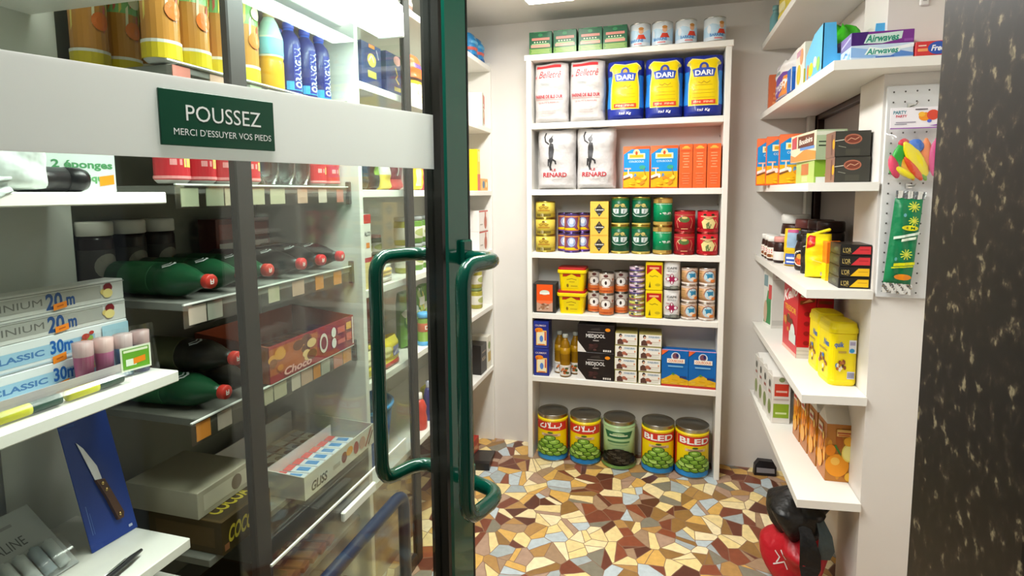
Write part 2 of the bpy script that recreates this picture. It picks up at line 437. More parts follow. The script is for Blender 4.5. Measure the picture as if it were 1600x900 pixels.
# ------------------------------------------------------------------ room
WH = 'f1efe8'
ZC = 2.228
struct('floor', G().box(-1.4, -.6, -.06, 1.3, 2.95, 0, WH, 'floor'))
struct('ceiling', G().box(-1.4, -.25, ZC, 1.3, 2.95, ZC+.06, WH, 'ceil'))
struct('wall_back', G().box(-1.4, 2.825, 0, 1.3, 2.925, ZC, WH, 'wall'))
struct('wall_left', G().box(-1.38, -.6, 0, -1.28, 2.825, ZC, WH, 'wall'))
g = G().box(.64, 2.05, 0, .74, 2.825, 1.02, WH, 'wall').box(.64, 2.05, 1.70, .74, 2.825, ZC, WH, 'wall').box(.64, 2.79, 1.02, .74, 2.825, 1.70, WH, 'wall')
g.box(.60, 1.85, 0, .74, 2.05, ZC, WH, 'wall').box(.74, 1.85, 0, .86, 1.95, ZC, WH, 'wall').box(.80, .62, 0, .86, 1.85, ZC, WH, 'wall')
struct('wall_right', g)
g = G().box(.668, 2.05, 1.02, .676, 2.79, 1.70, 'a09a96', 'wglass')
win = struct('window_1', g)
g = G().box(.642, 2.742, 1.02, .70, 2.79, 1.70, '2c1a14', 'g', .002).box(.642, 2.05, 1.672, .70, 2.742, 1.70, '38221a', 'g', .002).box(.642, 2.05, 1.02, .70, 2.742, 1.045, '38221a', 'g', .002)
link('window_frame', g, win)
struct('trim_1', G().box(.612, 2.765, .03, .638, 2.815, 2.0, 'e8e6e0', 'w', .002))

# granite jamb at the shop entrance
g = G()
P = []
for k in range(7):
    a = PI*1.5-k*PI/2/6
    P.append((.275+.028*math.cos(a), .448+.028*math.sin(a)))
P = [(.70, .42)] + P + [(.247, .62), (.70, .62)]
g.prism(list(reversed(P)), (0, 0, 0), (1, 0, 0), (0, 1, 0), (0, 0, 1), ZC, WH, 'granite')
struct('trim_2', g)

# ------------------------------------------------------------------ glass door with its push sign
door = empty('door_1'); door['kind'] = 'structure'
door.location = (-.357, .954, 0); door.rotation_euler = (0, 0, math.atan2(.932, .364))
DG = '02503f'
g = G().box(-.045, 0, .004, .0165, .05, 2.12, DG, 'dg', .004)
g.box(.0165, .002, .004, .0205, .048, 2.12, '0c0f0e', 'g')
link('stile', g, door)
link('stile', G().box(-.87, 0, .004, -.81, .05, 2.12, DG, 'dg', .004), door)
link('rail', G().box(-.81, 0, 2.04, -.045, .05, 2.12, DG, 'dg', .003), door)
link('rail', G().box(-.81, 0, .004, -.045, .05, .12, DG, 'dg', .003), door)
g = G().box(-.0525, .004, .12, -.045, .047, 2.04, '14110f', 'g').box(-.81, .004, .12, -.804, .047, 2.04, '14110f', 'g')
link('gasket', g, door)
link('pane', G().box(-.804, .022, .12, -.0525, .028, 2.04, WH, 'pane'), door)
link('frosted_band', G().box(-.803, .0205, 1.404, -.053, .0215, 1.498, WH, 'frost'), door)
g = G().box(-.490, .0165, 1.4185, -.353, .0203, 1.482, '0d4630', 'g', .0006)
W_, H_ = .137, .0635
g.prt([('t', 'POUSSEZ', .535, .605, .29, 'eef3ee', .66, False), ('t', "MERCI D'ESSUYER VOS PIEDS", .53, .255, .125, 'eef3ee', .86, False)],
      lambda u, v, q: (-.490+u*W_, .0165-q, 1.4185+v*H_), W_, H_, 'p')
link('push_sign', g, door)
def arc(a, b, c, n=5):
    a, b, c = Vector(a), Vector(b), Vector(c)
    return [a*(1-t)**2+b*2*t*(1-t)+c*t*t for t in [i/n for i in range(n+1)]]
def pull(s, y0):
    y = lambda q: y0+s*q
    pts = [(.004, y(0), 1.243)] + arc((.004, y(.045), 1.243), (.002, y(.078), 1.243), (-.035, y(.082), 1.243)) \
        + arc((-.068, y(.084), 1.243), (-.098, y(.084), 1.243), (-.098, y(.084), 1.205)) \
        + arc((-.098, y(.084), .848), (-.098, y(.084), .808), (-.068, y(.084), .808)) \
        + arc((-.035, y(.082), .808), (.002, y(.078), .808), (.004, y(.045), .808)) + [(.004, y(0), .808)]
    gg = G().tube(pts, .0135, '034435', 'dg', 14)
    h = link('pull_handle', gg, door)
    for z in (1.246, .812):
        gg = G().box(-.013, min(y(0), y(.010)), z-.016, .014, max(y(0), y(.010)), z+.03, '034435', 'dg', .003)
        link('mount', gg, h)
pull(-1, 0); pull(1, .05)
g = G().lathe([(.0001, 0), (.009, 0), (.009, .003), (.0001, .003)], 'cfc6b4', 'm', 18, axis='x')
g.v = [(.003+y, -.0035+x, .992+z*1.0) for x, y, z in g.v]
g.box(-.0005, -.0035, .968, .0065, 0, .992, 'cfc6b4', 'm', .001).box(.002, -.0042, .985, .004, -.003, .996, '2a2622', 'g')
link('lock_cylinder', g, door)

# ------------------------------------------------------------------ lamps
def batten(x, y0, y1, label):
    r = empty('ceiling_lamp'); r.location = (x, (y0+y1)/2, ZC); L = (y1-y0)/2
    link('housing', G().box(-.115, -L, -.03, .115, L, 0, 'e8e8e4', 'w', .003), r)
    link('diffuser', G().box(-.108, -L+.006, -.058, .108, L-.006, -.03, WH, 'lamp', .012), r)
    tag(r, label, 'lamp')
batten(-.485, 1.42, 2.42, 'white ceiling light above the aisle, cut by the top of the picture')
batten(-.40, .34, 1.40, 'added white ceiling light nearest the shop entrance, out of view')  # unseen lamp, added to light the entrance end and near left shelves
r = empty('shelf_lamp'); r.location = (-.79, 1.19, 1.86)
link('housing', G().box(-.045, -.34, .03, .04, .34, .05, 'eceae4', 'w', .002).box(-.061, -.02, .03, -.045, .02, .05, 'eceae4', 'w'), r)
link('diffuser', G().box(-.042, -.335, -.038, .037, .335, .03, WH, 'lamp2', .006), r)
link('end_cap', G().box(-.044, .335, -.04, .039, .345, .032, 'dfe0dc', 'w', .002), r)
tag(r, 'bright tube lamp fixed high in front of the drinks shelves', 'lamp')

# ------------------------------------------------------------------ white bookcase on the back wall
bc = empty('bookcase'); bc.location = (-.197, 2.735, 0)
tag(bc, 'white bookcase standing against the back wall, filled with groceries', 'bookcase')
def bx(*a): return G().box(*a)
link('side_panel', bx(-.463, -.08, 0, -.438, .085, 1.995, WH, 'w', .0015), bc)
link('side_panel', bx(.442, -.08, 0, .467, .085, 1.995, WH, 'w', .0015), bc)
link('shelf', bx(-.472, -.083, 1.995, .474, .085, 2.022, WH, 'w', .002), bc)
for z in (1.698, 1.378, 1.068, .762, .436):
    link('shelf', bx(-.438, -.08, z-.028, .442, .078, z, WH, 'w', .0015), bc)
link('back_panel', bx(-.438, .078, .02, .442, .085, 1.995, 'dcd9d4', 'w'), bc)
for z in (1.30, .985, 1.62):
    link('shelf_pin', G().lathe([(.004, .4375), (.004, .4395), (0, .4395)], '3a3836', 'g', 10, cx=.05, cy=z, axis='x'), bc)

YF = 2.663
def row(make, cat, group, items):
    for it in items:
        x, y, z, lab = it[:4]
        put(make, (x, y, z), lab, cat, it[4] if len(it) > 4 else 0, group)
ORD2 = ['left', 'right']
# -- top of the bookcase
def green_box():
    w, d, h = .110, .12, .106
    D = [('r', 0, 0, 1, .27, '5f8c3e'), ('r', .12, .44, .88, .48, '9cc98c')] + bars(.06, .94, .05, .24, 3, 'a8c070', .45, .2, 3) \
        + [('r', .08, .31, .92, .43, 'd99a86'), ('r', .12, .62, .9, .73, 'd38a7c')] + [('e', .25+.12*k, .54, .035, .03, 'd8e3c0') for k in range(5)] + [('e', .5, .85, .1, .07, '2f8a55'), ('r', .2, .96, .8, .985, '4fa06b')]
    return card('tea_box', w, d, h, '1d6040', D, [('r', .1, .3, .9, .7, '2c7a4d')], [('r', .1, .3, .9, .7, '2c7a4d')], mat='g')
row(green_box, 'box', 'green boxes on top of the bookcase', [(x, YF+.06, 2.022, f'green tea box on top of the bookcase, {q}', rz) for x, q, rz in
    ((-.592, 'first from the left', .03), (-.471, 'second from the left', -.02), (-.352, 'third from the left', .0), (-.236, 'next to the white milk tins', -.03))])
def milk_tin():
    r, h = .0465, .109
    D = [('r', 0, 0, 1, .16, 'dfe9f2'), ('p', [(.0, .55), (.35, .75), (.7, .6), (1, .8), (1, .16), (0, .16)], 'bfdcf0'),
         ('e', .64, .66, .075, .14, 'e3b08c'), ('e', .64, .77, .08, .07, 'c98a44'), ('p', [(.5, .3), (.56, .5), (.72, .5), (.8, .3)], 'd9442f'),
         ('t', 'BARKINE', .5, .24, .13, '2b7fc4', .42, True), ('r', .42, .06, .66, .12, 'e58a8a'), ('e', .26, .5, .06, .18, 'e8eef4')]
    return can('milk_tin', r, h, D, 'e9f2f8', PI, lidcol='c4cdd6')
row(milk_tin, 'can', 'white milk tins on top of the bookcase', [(-.126, YF+.048, 2.022, 'white and blue milk tin on the bookcase top, touching the green boxes', -.32), (-.027, YF+.048, 2.022, 'white and blue milk tin on the bookcase top, second from the green boxes', -.2),
    (.077, YF+.048, 2.022, 'white and blue milk tin on the bookcase top, third from the green boxes', .12), (.200, YF+.048, 2.022, 'white and blue milk tin standing apart at the right end of the bookcase top', .16)])
# -- sacks and semolina bags
def flour_white():
    D = [('r', .06, .915, .8, .965, 'c8383c'), ('t', 'Belletrê', .5, .80, .115, 'bb2a36', .62, False, .25), ('e', .07, .76, .025, .022, 'd9757a'),
         ('r', .22, .645, .5, .651, '9aa8a6'), ('r', .25, .625, .48, .630, '9aa8a6'),
         ('t', 'FARINE DE BLE DUR', .46, .435, .055, 'c23440', .78, True), ('r', .06, .385, .86, .391, 'e59a98'), ('t', 'QUALITE SUPERIEURE', .46, .335,   .03, 'd0605c', .62, False)] \
        + bars(.12, .8, .10, .26, 4, 'c9b6ae', .13, .5, 5)
    return sack('flour_bag', .168, .10, .287, 'c3bfbd', D, 11, .006, topf=.3, ragged=.004)
row(flour_white, 'bag', 'white flour bags with red print', [(-.544, YF+.052, 1.698, 'white flour bag with red print at the left end of its shelf', 0), (-.368, YF+.052, 1.698, 'white flour bag with red print next to the blue and yellow bags', .05)])
def couscous():
    Y = 'f3d60a'
    D = [('r', .0, .20, .12, .74, '2f86d6'), ('r', .88, .20, 1, .74, '2f86d6'),
         ('p', [(.12, .18), (.88, .18), (.9, .55), (.84, .78), (.9, .9), (.8, .96), (.5, .93), (.2, .96), (.1, .9), (.16, .78), (.1, .55)], 'f7e98a'),
         ('p', [(.14, .19), (.86, .19), (.87, .55), (.81, .78), (.87, .9), (.78, .945), (.5, .915), (.22, .945), (.13, .9), (.19, .78), (.13, .55)], Y),
         ('e', .5, .80, .12, .085, '3c4fa8'), ('e', .5, .80, .06, .05, 'c9a24a'), ('e', .12, .86, .05, .03, 'c9c060'), ('e', .88, .86, .05, .03, 'c9c060'),
         ('p', [(.24, .645), (.76, .645), (.8, .77), (.64, .79), (.36, .79), (.2, .77)], '3a55b4'), ('t', 'DARI', .5, .71, .085, 'ffffff', .46, True),
         ('s', [(.36, .56), (.44, .54), (.5, .57), (.58, .54), (.66, .57)], .003, 'c09a1c'), ('r', .28, .51, .72, .516, 'c09a1c'), ('r', .22, .43, .78, .436, 'd0b020'), ('r', .22, .38, .78, .386, 'd0b020'), ('r', .22, .31, .78, .316, 'd0b020'),
         ('r', .2, .205, .8, .275, 'e2492c'), ('t', 'FIN  FINE', .5, .24, .03, 'f9cf9c', .5, True), ('t', '1 Kg', .57, .105, .055, 'f4f4ff', .2, True, .2), ('t', 'P.N', .4, .105, .04, 'f4f4ff', .1, True)]
    return sack('couscous_bag', .166, .11, .272, '20308f', D, 23, .002, mat='g', topf=.55)
row(couscous, 'bag', 'blue and yellow semolina bags', [(-.190, YF+.057, 1.698, 'blue and yellow semolina bag beside the white flour bags', .0), (-.014, YF+.057, 1.698, 'blue and yellow semolina bag in the middle of the three', .03), (.157, YF+.057, 1.698, 'blue and yellow semolina bag at the right end of its shelf', -.01)])
def sack_white():
    K = '3b3a3c'
    D = [('p', [(.33, .45), (.40, .43), (.44, .55), (.46, .66), (.44, .76), (.36, .78), (.32, .7), (.31, .6)], K), ('e', .38, .82, .06, .045, K), ('p', [(.40, .85), (.43, .92), (.36, .86)], K),
         ('s', [(.32, .76), (.24, .80), (.21, .88), (.24, .94)], .007, K), ('s', [(.37, .45), (.35, .38), (.37, .33)], .010, K), ('s', [(.42, .5), (.49, .47), (.5, .43)], .008, K), ('s', [(.31, .5), (.30, .40)], .007, K),
         ('t', 'LE', .45, .325, .04, 'b52f38', .11, True), ('t', 'RENARD', .48, .245, .075, 'b52f38', .62, True), ('r', .42, .17, .66, .175, 'c9b8b0')]
    return sack('flour_sack', .186, .11, .288, 'c6c3c2', D, 31, .010, topf=.62, ragged=.003)
row(sack_white, 'bag', 'white flour sacks with a black animal emblem', [(-.518, YF+.055, 1.378, 'white flour sack with black animal emblem, left of the pair', .02), (-.325, YF+.055, 1.378, 'white flour sack with black animal emblem, right of the pair', -.02)])
def orange_box_design(sky='1f93dd'):
    return [('r', .02, .03, .98, .40, 'f2b51c'), ('r', .02, .4, .98, .93, sky), ('p', [(.0, .99), (.55, .99), (.28, .92), (.0, .8)], 'f07a4a'),
            ('r', .06, .46, .3, .49, 'f0b8a0'), ('e', .5, .83, .13, .1, 'f6e6a0'), ('r', .18, .70, .82, .83, 'fdf3c4'), ('r', .24, .73, .76, .80, 'e6b424'), ('e', .5, .84, .05, .045, 'd9552a'),
            ('t', 'COUSCOUS', .5, .64, .05, 'bfe2f6', .56, True), ('e', .72, .5, .12, .05, '3fa98c'), ('s', [(.78, .47), (.85, .3)], .003, 'a0761c'),
            ('p', [(.02, .24), (.28, .30), (.28, .36), (.02, .30)], 'f4f0e8'), ('p', [(.02, .20), (.3, .27), (.3, .29), (.02, .23)], '7a4a3a'), ('s', [(.2, .3), (.2, .46)], .006, 'ece4d8'),
            ('e', .32, .3, .05, .05, 'f4f0e8'), ('e', .46, .3, .05, .06, '6a93b8')] + blob(.62, .22, .28, .13, 16, ['f6c81e', 'efa81a', 'e8912a', 'f9d84a'], 4, .3) + blob(.3, .11, .22, .07, 6, ['f6c81e', 'f2b51c'], 6, .3)
SP = [('e', .5, .93, .2, .03, 'f6c052'), ('r', .2, .895, .8, .925, 'f4b24a')] + bars(.24, .76, .45, .82, 6, 'f0a070', .4, .5, 8) + bars(.2, .8, .08, .36, 5, 'ec8a5c', .35, .5, 9) + [('r', .1, .85, .9, .857, 'd9482a')]
def couscous_box(): return card('couscous_box', .122, .058, .196, 'e8622c', orange_box_design(), SP, SP, mat='g')
row(couscous_box, 'box', 'couscous boxes turned picture out', [(-.133, YF+.03, 1.378, 'orange couscous box with blue sky picture, beside the white sacks', 0), (-.008, YF+.03, 1.378, 'orange couscous box with blue sky picture, beside the plain orange spines', .02)])
def couscous_spine(): return card('couscous_box', .058, .122, .199, 'ee6a34', SP, orange_box_design(), mat='g')
row(couscous_spine, 'box', 'couscous boxes turned spine out', [(.087, YF+.062, 1.378, 'orange couscous box turned spine out, nearest the picture fronts', .02), (.148, YF+.062, 1.378, 'orange couscous box turned spine out, middle of three', 0), (.209, YF+.062, 1.378, 'orange couscous box turned spine out, at the right end', 0)])
# -- tins on the fourth shelf
Z4 = 1.068
def gold_tin():
    D = [('r', 0, .0, 1, .26, 'a8932e'), ('r', .25, .05, .75, .22, '6f6128'), ('r', .42, .03, .5, .25, 'c4b884'), ('e', .5, .62, .16, .2, 'c2a43a'), ('e', .5, .86, .05, .06, '7d5a2a'), ('r', .3, .42, .7, .5, 'b8862e'), ('s', [(.34, .7), (.42, .58), (.5, .72), (.58, .58), (.66, .7)], .003, '9a7428')]
    return can('sardine_tin', .0485, .083, D, 'd9c44e', PI, 'c4ac4e')
row(gold_tin, 'can', 'stack of gold tins', [(-.578, YF+.05, Z4+.084*k, f'gold tin at the left end of its shelf, {q} of the stack of three') for k, q in ((0, 'bottom'), (1, 'middle'), (2, 'top'))])
def couscous_can():
    D = [('r', 0, 0, 1, .07, '5a3f86'), ('r', 0, .07, 1, .12, 'f0a22c'), ('r', 0, .92, 1, 1, '4a3a78'), ('r', 0, .85, 1, .91, 'f0a050'), ('r', .2, .14, .82, .84, '8a4a5c'), ('e', .5, .52, .24, .36, '7a5a8e'), ('e', .5, .55, .17, .27, 'aec4e8'), ('e', .5, .6, .09, .15, 'e6eef8'),
         ('p', [(.84, .12), (1.1, .12), (1.1, .84), (.84, .84), (.76, .3)], 'f6cf18'), ('p', [(.0, .12), (.72, .12), (.6, .24), (0, .2)], 'f6cf18'), ('r', .86, .3, .98, .7, 'cf3c22')]
    return can('couscous_tin', .0362, .096, D, 'c97a3a', PI, '6a5a9a', mu=.12)
tn = [(-.442, YF+.037, 'front'), (-.486, YF+.098, 'back left'), (-.396, YF+.098, 'back right')]
for k, q in ((0, 'lower'), (1, 'upper')):
    for x, y, s in tn: put(couscous_can, (x, y, Z4+.097*k), f'small purple and yellow tin, {s} one of the {q} layer', 'can', .1, 'small purple and yellow tins')
def yellow_card():
    K = '2a2622'
    D = [('p', [(.5, .88), (.76, .5), (.5, .12), (.24, .5)], K), ('r', .25, .46, .78, .60, K), ('t', 'Lemon', .51, .53, .1, 'f4f0e4', .46, True, .2), ('e', .5, .72, .05, .06, '6a5a4a'), ('r', .42, .26, .58, .3, '8a93a8')] + bars(.05, .95, .05, .1, 1, 'd9a83a')
    return card('spice_box', .087, .08, .083, 'efc04c', D, [('r', .2, .2, .8, .8, 'e0a83c')], [('r', .2, .2, .8, .8, 'e0a83c')])
row(yellow_card, 'box', 'yellow boxes with a black diamond', [(-.304, YF+.041, Z4+.0835*k, f'yellow box with black diamond, {q} of the stack of three') for k, q in ((0, 'bottom'), (1, 'middle'), (2, 'top'))])
def green_tin():
    D = [('r', 0, .0, 1, .05, 'c9b45c'), ('r', 0, .93, 1, 1, '3f6d2e'), ('e', .5, .56, .30, .24, '2a5c48'), ('p', [(.22, .60), (.46, .60), (.46, .42), (.34, .40), (.25, .48)], 'cfd9d8'), ('p', [(.54, .60), (.78, .60), (.75, .48), (.66, .40), (.54, .42)], 'cfd9d8'),
         ('s', [(.2, .42), (.32, .33), (.5, .30), (.68, .33), (.8, .42)], .0035, 'c8dccf'), ('e', .4, .72, .09, .06, 'b9b06c'), ('e', .6, .73, .07, .07, 'cdbf72'), ('s', [(.3, .66), (.5, .76), (.7, .66)], .004, 'a8a05c'), ('s', [(.38, .56), (.36, .44)], .003, '5a6b66'), ('s', [(.64, .56), (.62, .44)], .003, '5a6b66')]
    return can('tea_tin', .0435, .135, D, '0c5a3a', PI, 'cdb45a')
for i, (x, rz) in enumerate(((-.207, 0), (-.109, -.05))):
    for k in (0, 1): put(green_tin, (x, YF+.045, Z4+.1355*k), f'dark green tin with silver emblem, {("left","right")[i]} stack, {("bottom","top")[k]} one', 'can', rz, 'dark green tins with silver emblem')
def jade_tin():
    D = [('r', 0, 0, 1, .12, 'b89a4e'), ('r', 0, .84, 1, 1, 'b8944c'), ('r', .3, .85, .42, .99, '8a6a34'), ('r', .6, .02, .8, .11, '8a6a34'), ('t', '• 珠.绿.', .58, .44, .1, 'f2f8f2', .42, True)] + [('e', .24+.055*k, .80, .016, .02, 'dcebdc') for k in range(11)]
    return can('tea_tin', .0435, .133, D, '078a56', PI, 'b8944c')
for k in (0, 1): put(jade_tin, (-.010, YF+.047, Z4+.1335*k), f'bright green tin with gold bands, {("bottom","top")[k]} of its stack', 'can', .12, 'bright green tins with gold bands')
def red_tin():
    D = [('r', 0, 0, 1, .1, '8f1620'), ('r', 0, .86, 1, .98, 'b02a30'), ('r', .1, .83, .9, .85, 'd99a6a'), ('e', .5, .62, .16, .16, '56703e'), ('e', .5, .7, .09, .06, 'd9c07a'), ('s', [(.3, .7), (.24, .5), (.3, .2)], .003, 'd98a6a'), ('s', [(.7, .7), (.76, .5), (.7, .2)], .003, 'd98a6a'), ('r', .4, .12, .6, .16, 'e0a87a'), ('s', [(.36, .72), (.3, .62), (.36, .5)], .003, 'e8d09a')]
    return can('tomato_tin', .0465, .103, D, 'a81f2a', PI, 'b04a44')
def red_tin2():
    D = [('r', 0, 0, 1, .12, 'b01622'), ('p', [(.36, .16), (.3, .5), (.42, .7), (.62, .7), (.74, .45), (.66, .16)], 'e8d894'), ('p', [(.46, .16), (.44, .4), (.52, .5), (.6, .36), (.56, .16)], '6a7a4a'), ('e', .4, .86, .05, .05, '2f3a22'), ('e', .64, .86, .05, .05, '2f3a22'), ('s', [(.28, .78), (.5, .74), (.76, .78)], .004, 'e0c890'), ('s', [(.36, .68), (.5, .62), (.64, .68)], .003, '8a7a4a'), ('s', [(.72, .6), (.8, .4), (.76, .2)], .003, 'e8d894')] + blob(.2, .12, .15, .1, 5, ['e24a3a', 'c8202a'], 2, .3)
    return can('tomato_tin', .0465, .103, D, 'c41826', PI, 'b04a44')
for k in (0, 1):
    put(red_tin, (.090, YF+.049, Z4+.1035*k), f'dark red tin with green crest, {("bottom","top")[k]} of its stack', 'can', -.05, 'dark red tins with green crest')
    put(red_tin2, (.193, YF+.049, Z4+.1035*k), f'bright red tin with cream figure at the shelf end, {("bottom","top")[k]} one', 'can', -.05, 'bright red tins with cream figure')
# -- fifth shelf
Z5 = .762
def date_box():
    D = [('r', .14, .05, .86, .97, 'ee5a1e'), ('r', .14, .05, .86, .36, 'c9a08a'), ('p', [(.14, .36), (.34, .30), (.5, .34), (.66, .3), (.86, .36), (.86, .42), (.14, .42)], 'f0784a'), ('e', .5, .7, .22, .08, 'd6e0d0'), ('r', .28, .64, .72, .7, 'eef2ea')] + blob(.5, .2, .3, .1, 10, ['a87858', 'e4d0bc', '8a5a40'], 5, .25)
    return card('date_box', .112, .10, .148, '35332f', D, mat='g')
put(date_box, (-.575, YF+.052, Z5), 'black box with orange front at the left end of its shelf', 'box', .04)
def tub():
    root = empty('margarine_tub'); Yc = 'f2d400'
    w0, w1, d0, d1, h = .058, .066, .045, .052, .098
    def sec(k, rr=.016, n=4):
        w = w0+(w1-w0)*k; d = d0+(d1-d0)*k; P = []
        for cx, cy, a0 in ((w-rr, d-rr, 0), (-w+rr, d-rr, PI/2), (-w+rr, -d+rr, PI), (w-rr, -d+rr, 1.5*PI)):
            for i in range(n+1): a = a0+i*PI/2/n; P.append((cx+rr*math.cos(a), cy+rr*math.sin(a)))
        return P
    def loft(rings, col, mat='g'):
        V = [(x, y, z) for P, z in rings for x, y in P]; n = len(rings[0][0]); F = []
        for i in range(len(rings)-1):
            for k in range(n): F.append((i*n+k, i*n+(k+1) % n, (i+1)*n+(k+1) % n, (i+1)*n+k))
        F += [tuple(reversed(range(n))), tuple((len(rings)-1)*n+k for k in range(n))]
        return G().add(V, F, col, mat, False)
    g = loft([(sec(0), 0), (sec(.04), .004), (sec(1), h)], Yc)
    D = [('p', [(.12, .72), (.88, .72), (.86, .88), (.14, .88)], 'b3381e'), ('p', [(.18, .66), (.5, .86), (.82, .66), (.8, .12), (.2, .12)], 'e8d01a'), ('s', [(.3, .56), (.5, .62), (.7, .56)], .003, '9a7a1a'), ('e', .32, .26, .05, .09, '8a6a1c'), ('r', .46, .22, .76, .26, 'b89a1c'), ('r', .4, .44, .64, .47, 'b0901c')]
    g.prt(D, lambda u, v, q: (-.054+u*.108+(u-.5)*.014*v, -(d0+(d1-d0)*v)-q-.0004, v*h), .108, h, 'g')
    link('tub_body', g, root)
    big = lambda k, e: [(x*(1+e), y*(1+e)) for x, y in sec(k)]
    link('rim', loft([(big(1, .06), h-.012), (big(1, .10), h-.008), (big(1, .10), h+.004), (big(1, .06), h+.006)], 'f6da10'), root)
    link('lid', loft([(big(1, .05), h+.006), (big(1, .06), h+.010), (big(1, .03), h+.017), (big(1, -.1), h+.0175)], 'b51e1c'), root)
    return root
row(tub, 'tub', 'yellow tubs with red lids', [(-.441, YF+.062, Z5, 'yellow tub with red lid standing on the shelf board', 0), (-.439, YF+.062, Z5+.1156, 'yellow tub with red lid on top of the other tub', 0)])
def bean_can():
    D = [('r', 0, 0, 1, .36, 'd9743a'), ('r', .2, .06, .8, .14, 'b04a22'), ('r', 0, .36, 1, .62, '9a8274'), ('r', 0, .62, 1, 1, 'cfc4ba'), ('e', .5, .54, .2, .2, 'f2eeea'), ('e', .5, .54, .05, .1, '3a2a26'), ('e', .5, .9, .1, .07, '5a2a28'), ('e', .84, .72, .07, .07, 'b07060'), ('r', .34, .30, .66, .34, 'eedccc'), ('s', [(.28, .6), (.34, .75), (.5, .8), (.66, .75), (.72, .6)], .003, '8a7a74')]
    return can('bean_can', .0352, .105, D, 'b0a095', PI, 'a8a49e')
for k, q in ((0, 'lower'), (1, 'upper')):
    for x, y, s in ((-.334, YF+.098, 'left'), (-.270, YF+.037, 'front'), (-.203, YF+.098, 'right')): put(bean_can, (x, y, Z5+.106*k), f'brown and orange can, {s} one of the {q} layer', 'can', .0, 'brown and orange cans')
def tuna(c1, c2):
    def f():
        D = [('r', 0, .0, 1, .3, c2), ('r', .3, .35, .7, .9, c1), ('e', .42, .62, .08, .2, '3a3450'), ('r', .55, .5, .8, .7, 'f0e8ec')]
        return can('tuna_tin', .0362, .0272, D, c1, PI, 'c9c4c0', z0=.003, z1=.0245, mu=.12)
    return f
TA, TB = tuna('c9aec0', '3c2c7e'), tuna('c2c45a', 'a04a5e')
names = ['lowest', 'second', 'third', 'fourth', 'fifth', 'sixth', 'seventh', 'eighth', 'topmost']
for k in range(9):
    put(TB if k < 4 else TA, (-.124, YF+.038, Z5+.0276*k), f'flat {"yellow green" if k < 4 else "lilac"} tuna tin, {names[k]} in the stack of nine', 'can', .3*((k*7) % 3-1), 'stack of flat tuna tins')
def maize_pack():
    D = [('p', [(.06, .9), (.94, .9), (.94, .56), (.5, .78), (.06, .56)], 'b8241c'), ('r', .22, .76, .78, .83, 'f0a878'), ('p', [(.08, .54), (.5, .76), (.92, .54), (.92, .02), (.08, .02)], 'f0d414'), ('s', [(.25, .52), (.4, .49), (.55, .53), (.72, .49)], .004, 'b0941a'), ('p', [(.18, .10), (.26, .32), (.32, .1)], '6a5a1a'), ('e', .72, .2, .16, .05, 'c8b020')]
    return card('starch_pack', .078, .06, .134, 'ecd014', D, b=.004, mat='g')
row(maize_pack, 'pack', 'yellow packs with red roof print', [(-.043, YF+.034, Z5, 'yellow pack with red roof print, lower of two'), (-.044, YF+.034, Z5+.1345, 'yellow pack with red roof print, upper of two')])
def coffee_pack():
    D = [('r', 0, 0, 1, .14, '6f736c'), ('t', 'CAFE', .5, .78, .07, '6a6a6a', .6, True), ('t', 'MOULU', .5, .67, .06, '8a8a8a', .5, True), ('e', .5, .4, .13, .19, 'a02450'), ('e', .5, .4, .36, .085, 'a02450'), ('e', .28, .4, .08, .05, 'f2eaf0'), ('e', .72, .4, .08, .05, 'f2eaf0'), ('e', .5, .52, .05, .05, 'f2eaf0'), ('e', .5, .28, .05, .05, 'f2eaf0'), ('s', [(.2, .56), (.36, .54)], .003, 'c06a88')] + blob(.5, .13, .4, .06, 10, ['5a5e56', '8f938a'], 4, .3)
    return sack('coffee_pack', .077, .062, .137, 'd3d1cf', D, 5, .002, mat='soft', topf=.75)
row(coffee_pack, 'pack', 'silver packs with pink flower', [(.038, YF+.034, Z5, 'silver pack with pink flower, lower of two'), (.037, YF+.034, Z5+.1365, 'silver pack with pink flower, upper of two')])
def tomato_can():
    D = [('r', 0, 0, 1, .1, 'e8dcd2'), ('r', 0, .9, 1, 1, 'd8c8be'), ('e', .56, .52, .25, .4, 'c9a090'), ('e', .56, .52, .21, .34, 'b9d8e4'), ('p', [(.42, .7), (.7, .72), (.68, .4), (.5, .36)], '2f86b0'), ('e', .6, .34, .1, .12, 'f0e4d0'), ('e', .7, .24, .1, .1, 'e8863a'), ('s', [(.32, .5), (.4, .8), (.56, .93), (.72, .8), (.8, .5)], .003, '8a5a50')] + bars(.02, .26, .25, .8, 4, 'c09a5a', .4)
    return can('fish_can', .0362, .082, D, 'c89a6c', PI, 'd8ccc2')
for i, x in enumerate((.117, .196)):
    for k in range(3): put(tomato_can, (x, YF+.038, Z5+.0826*k), f'tan can with blue round picture, {("left","right")[i]} column, {("bottom","middle","top")[k]}', 'can', (.05, .25, .1)[k]-.1*i, 'tan cans with blue round picture')
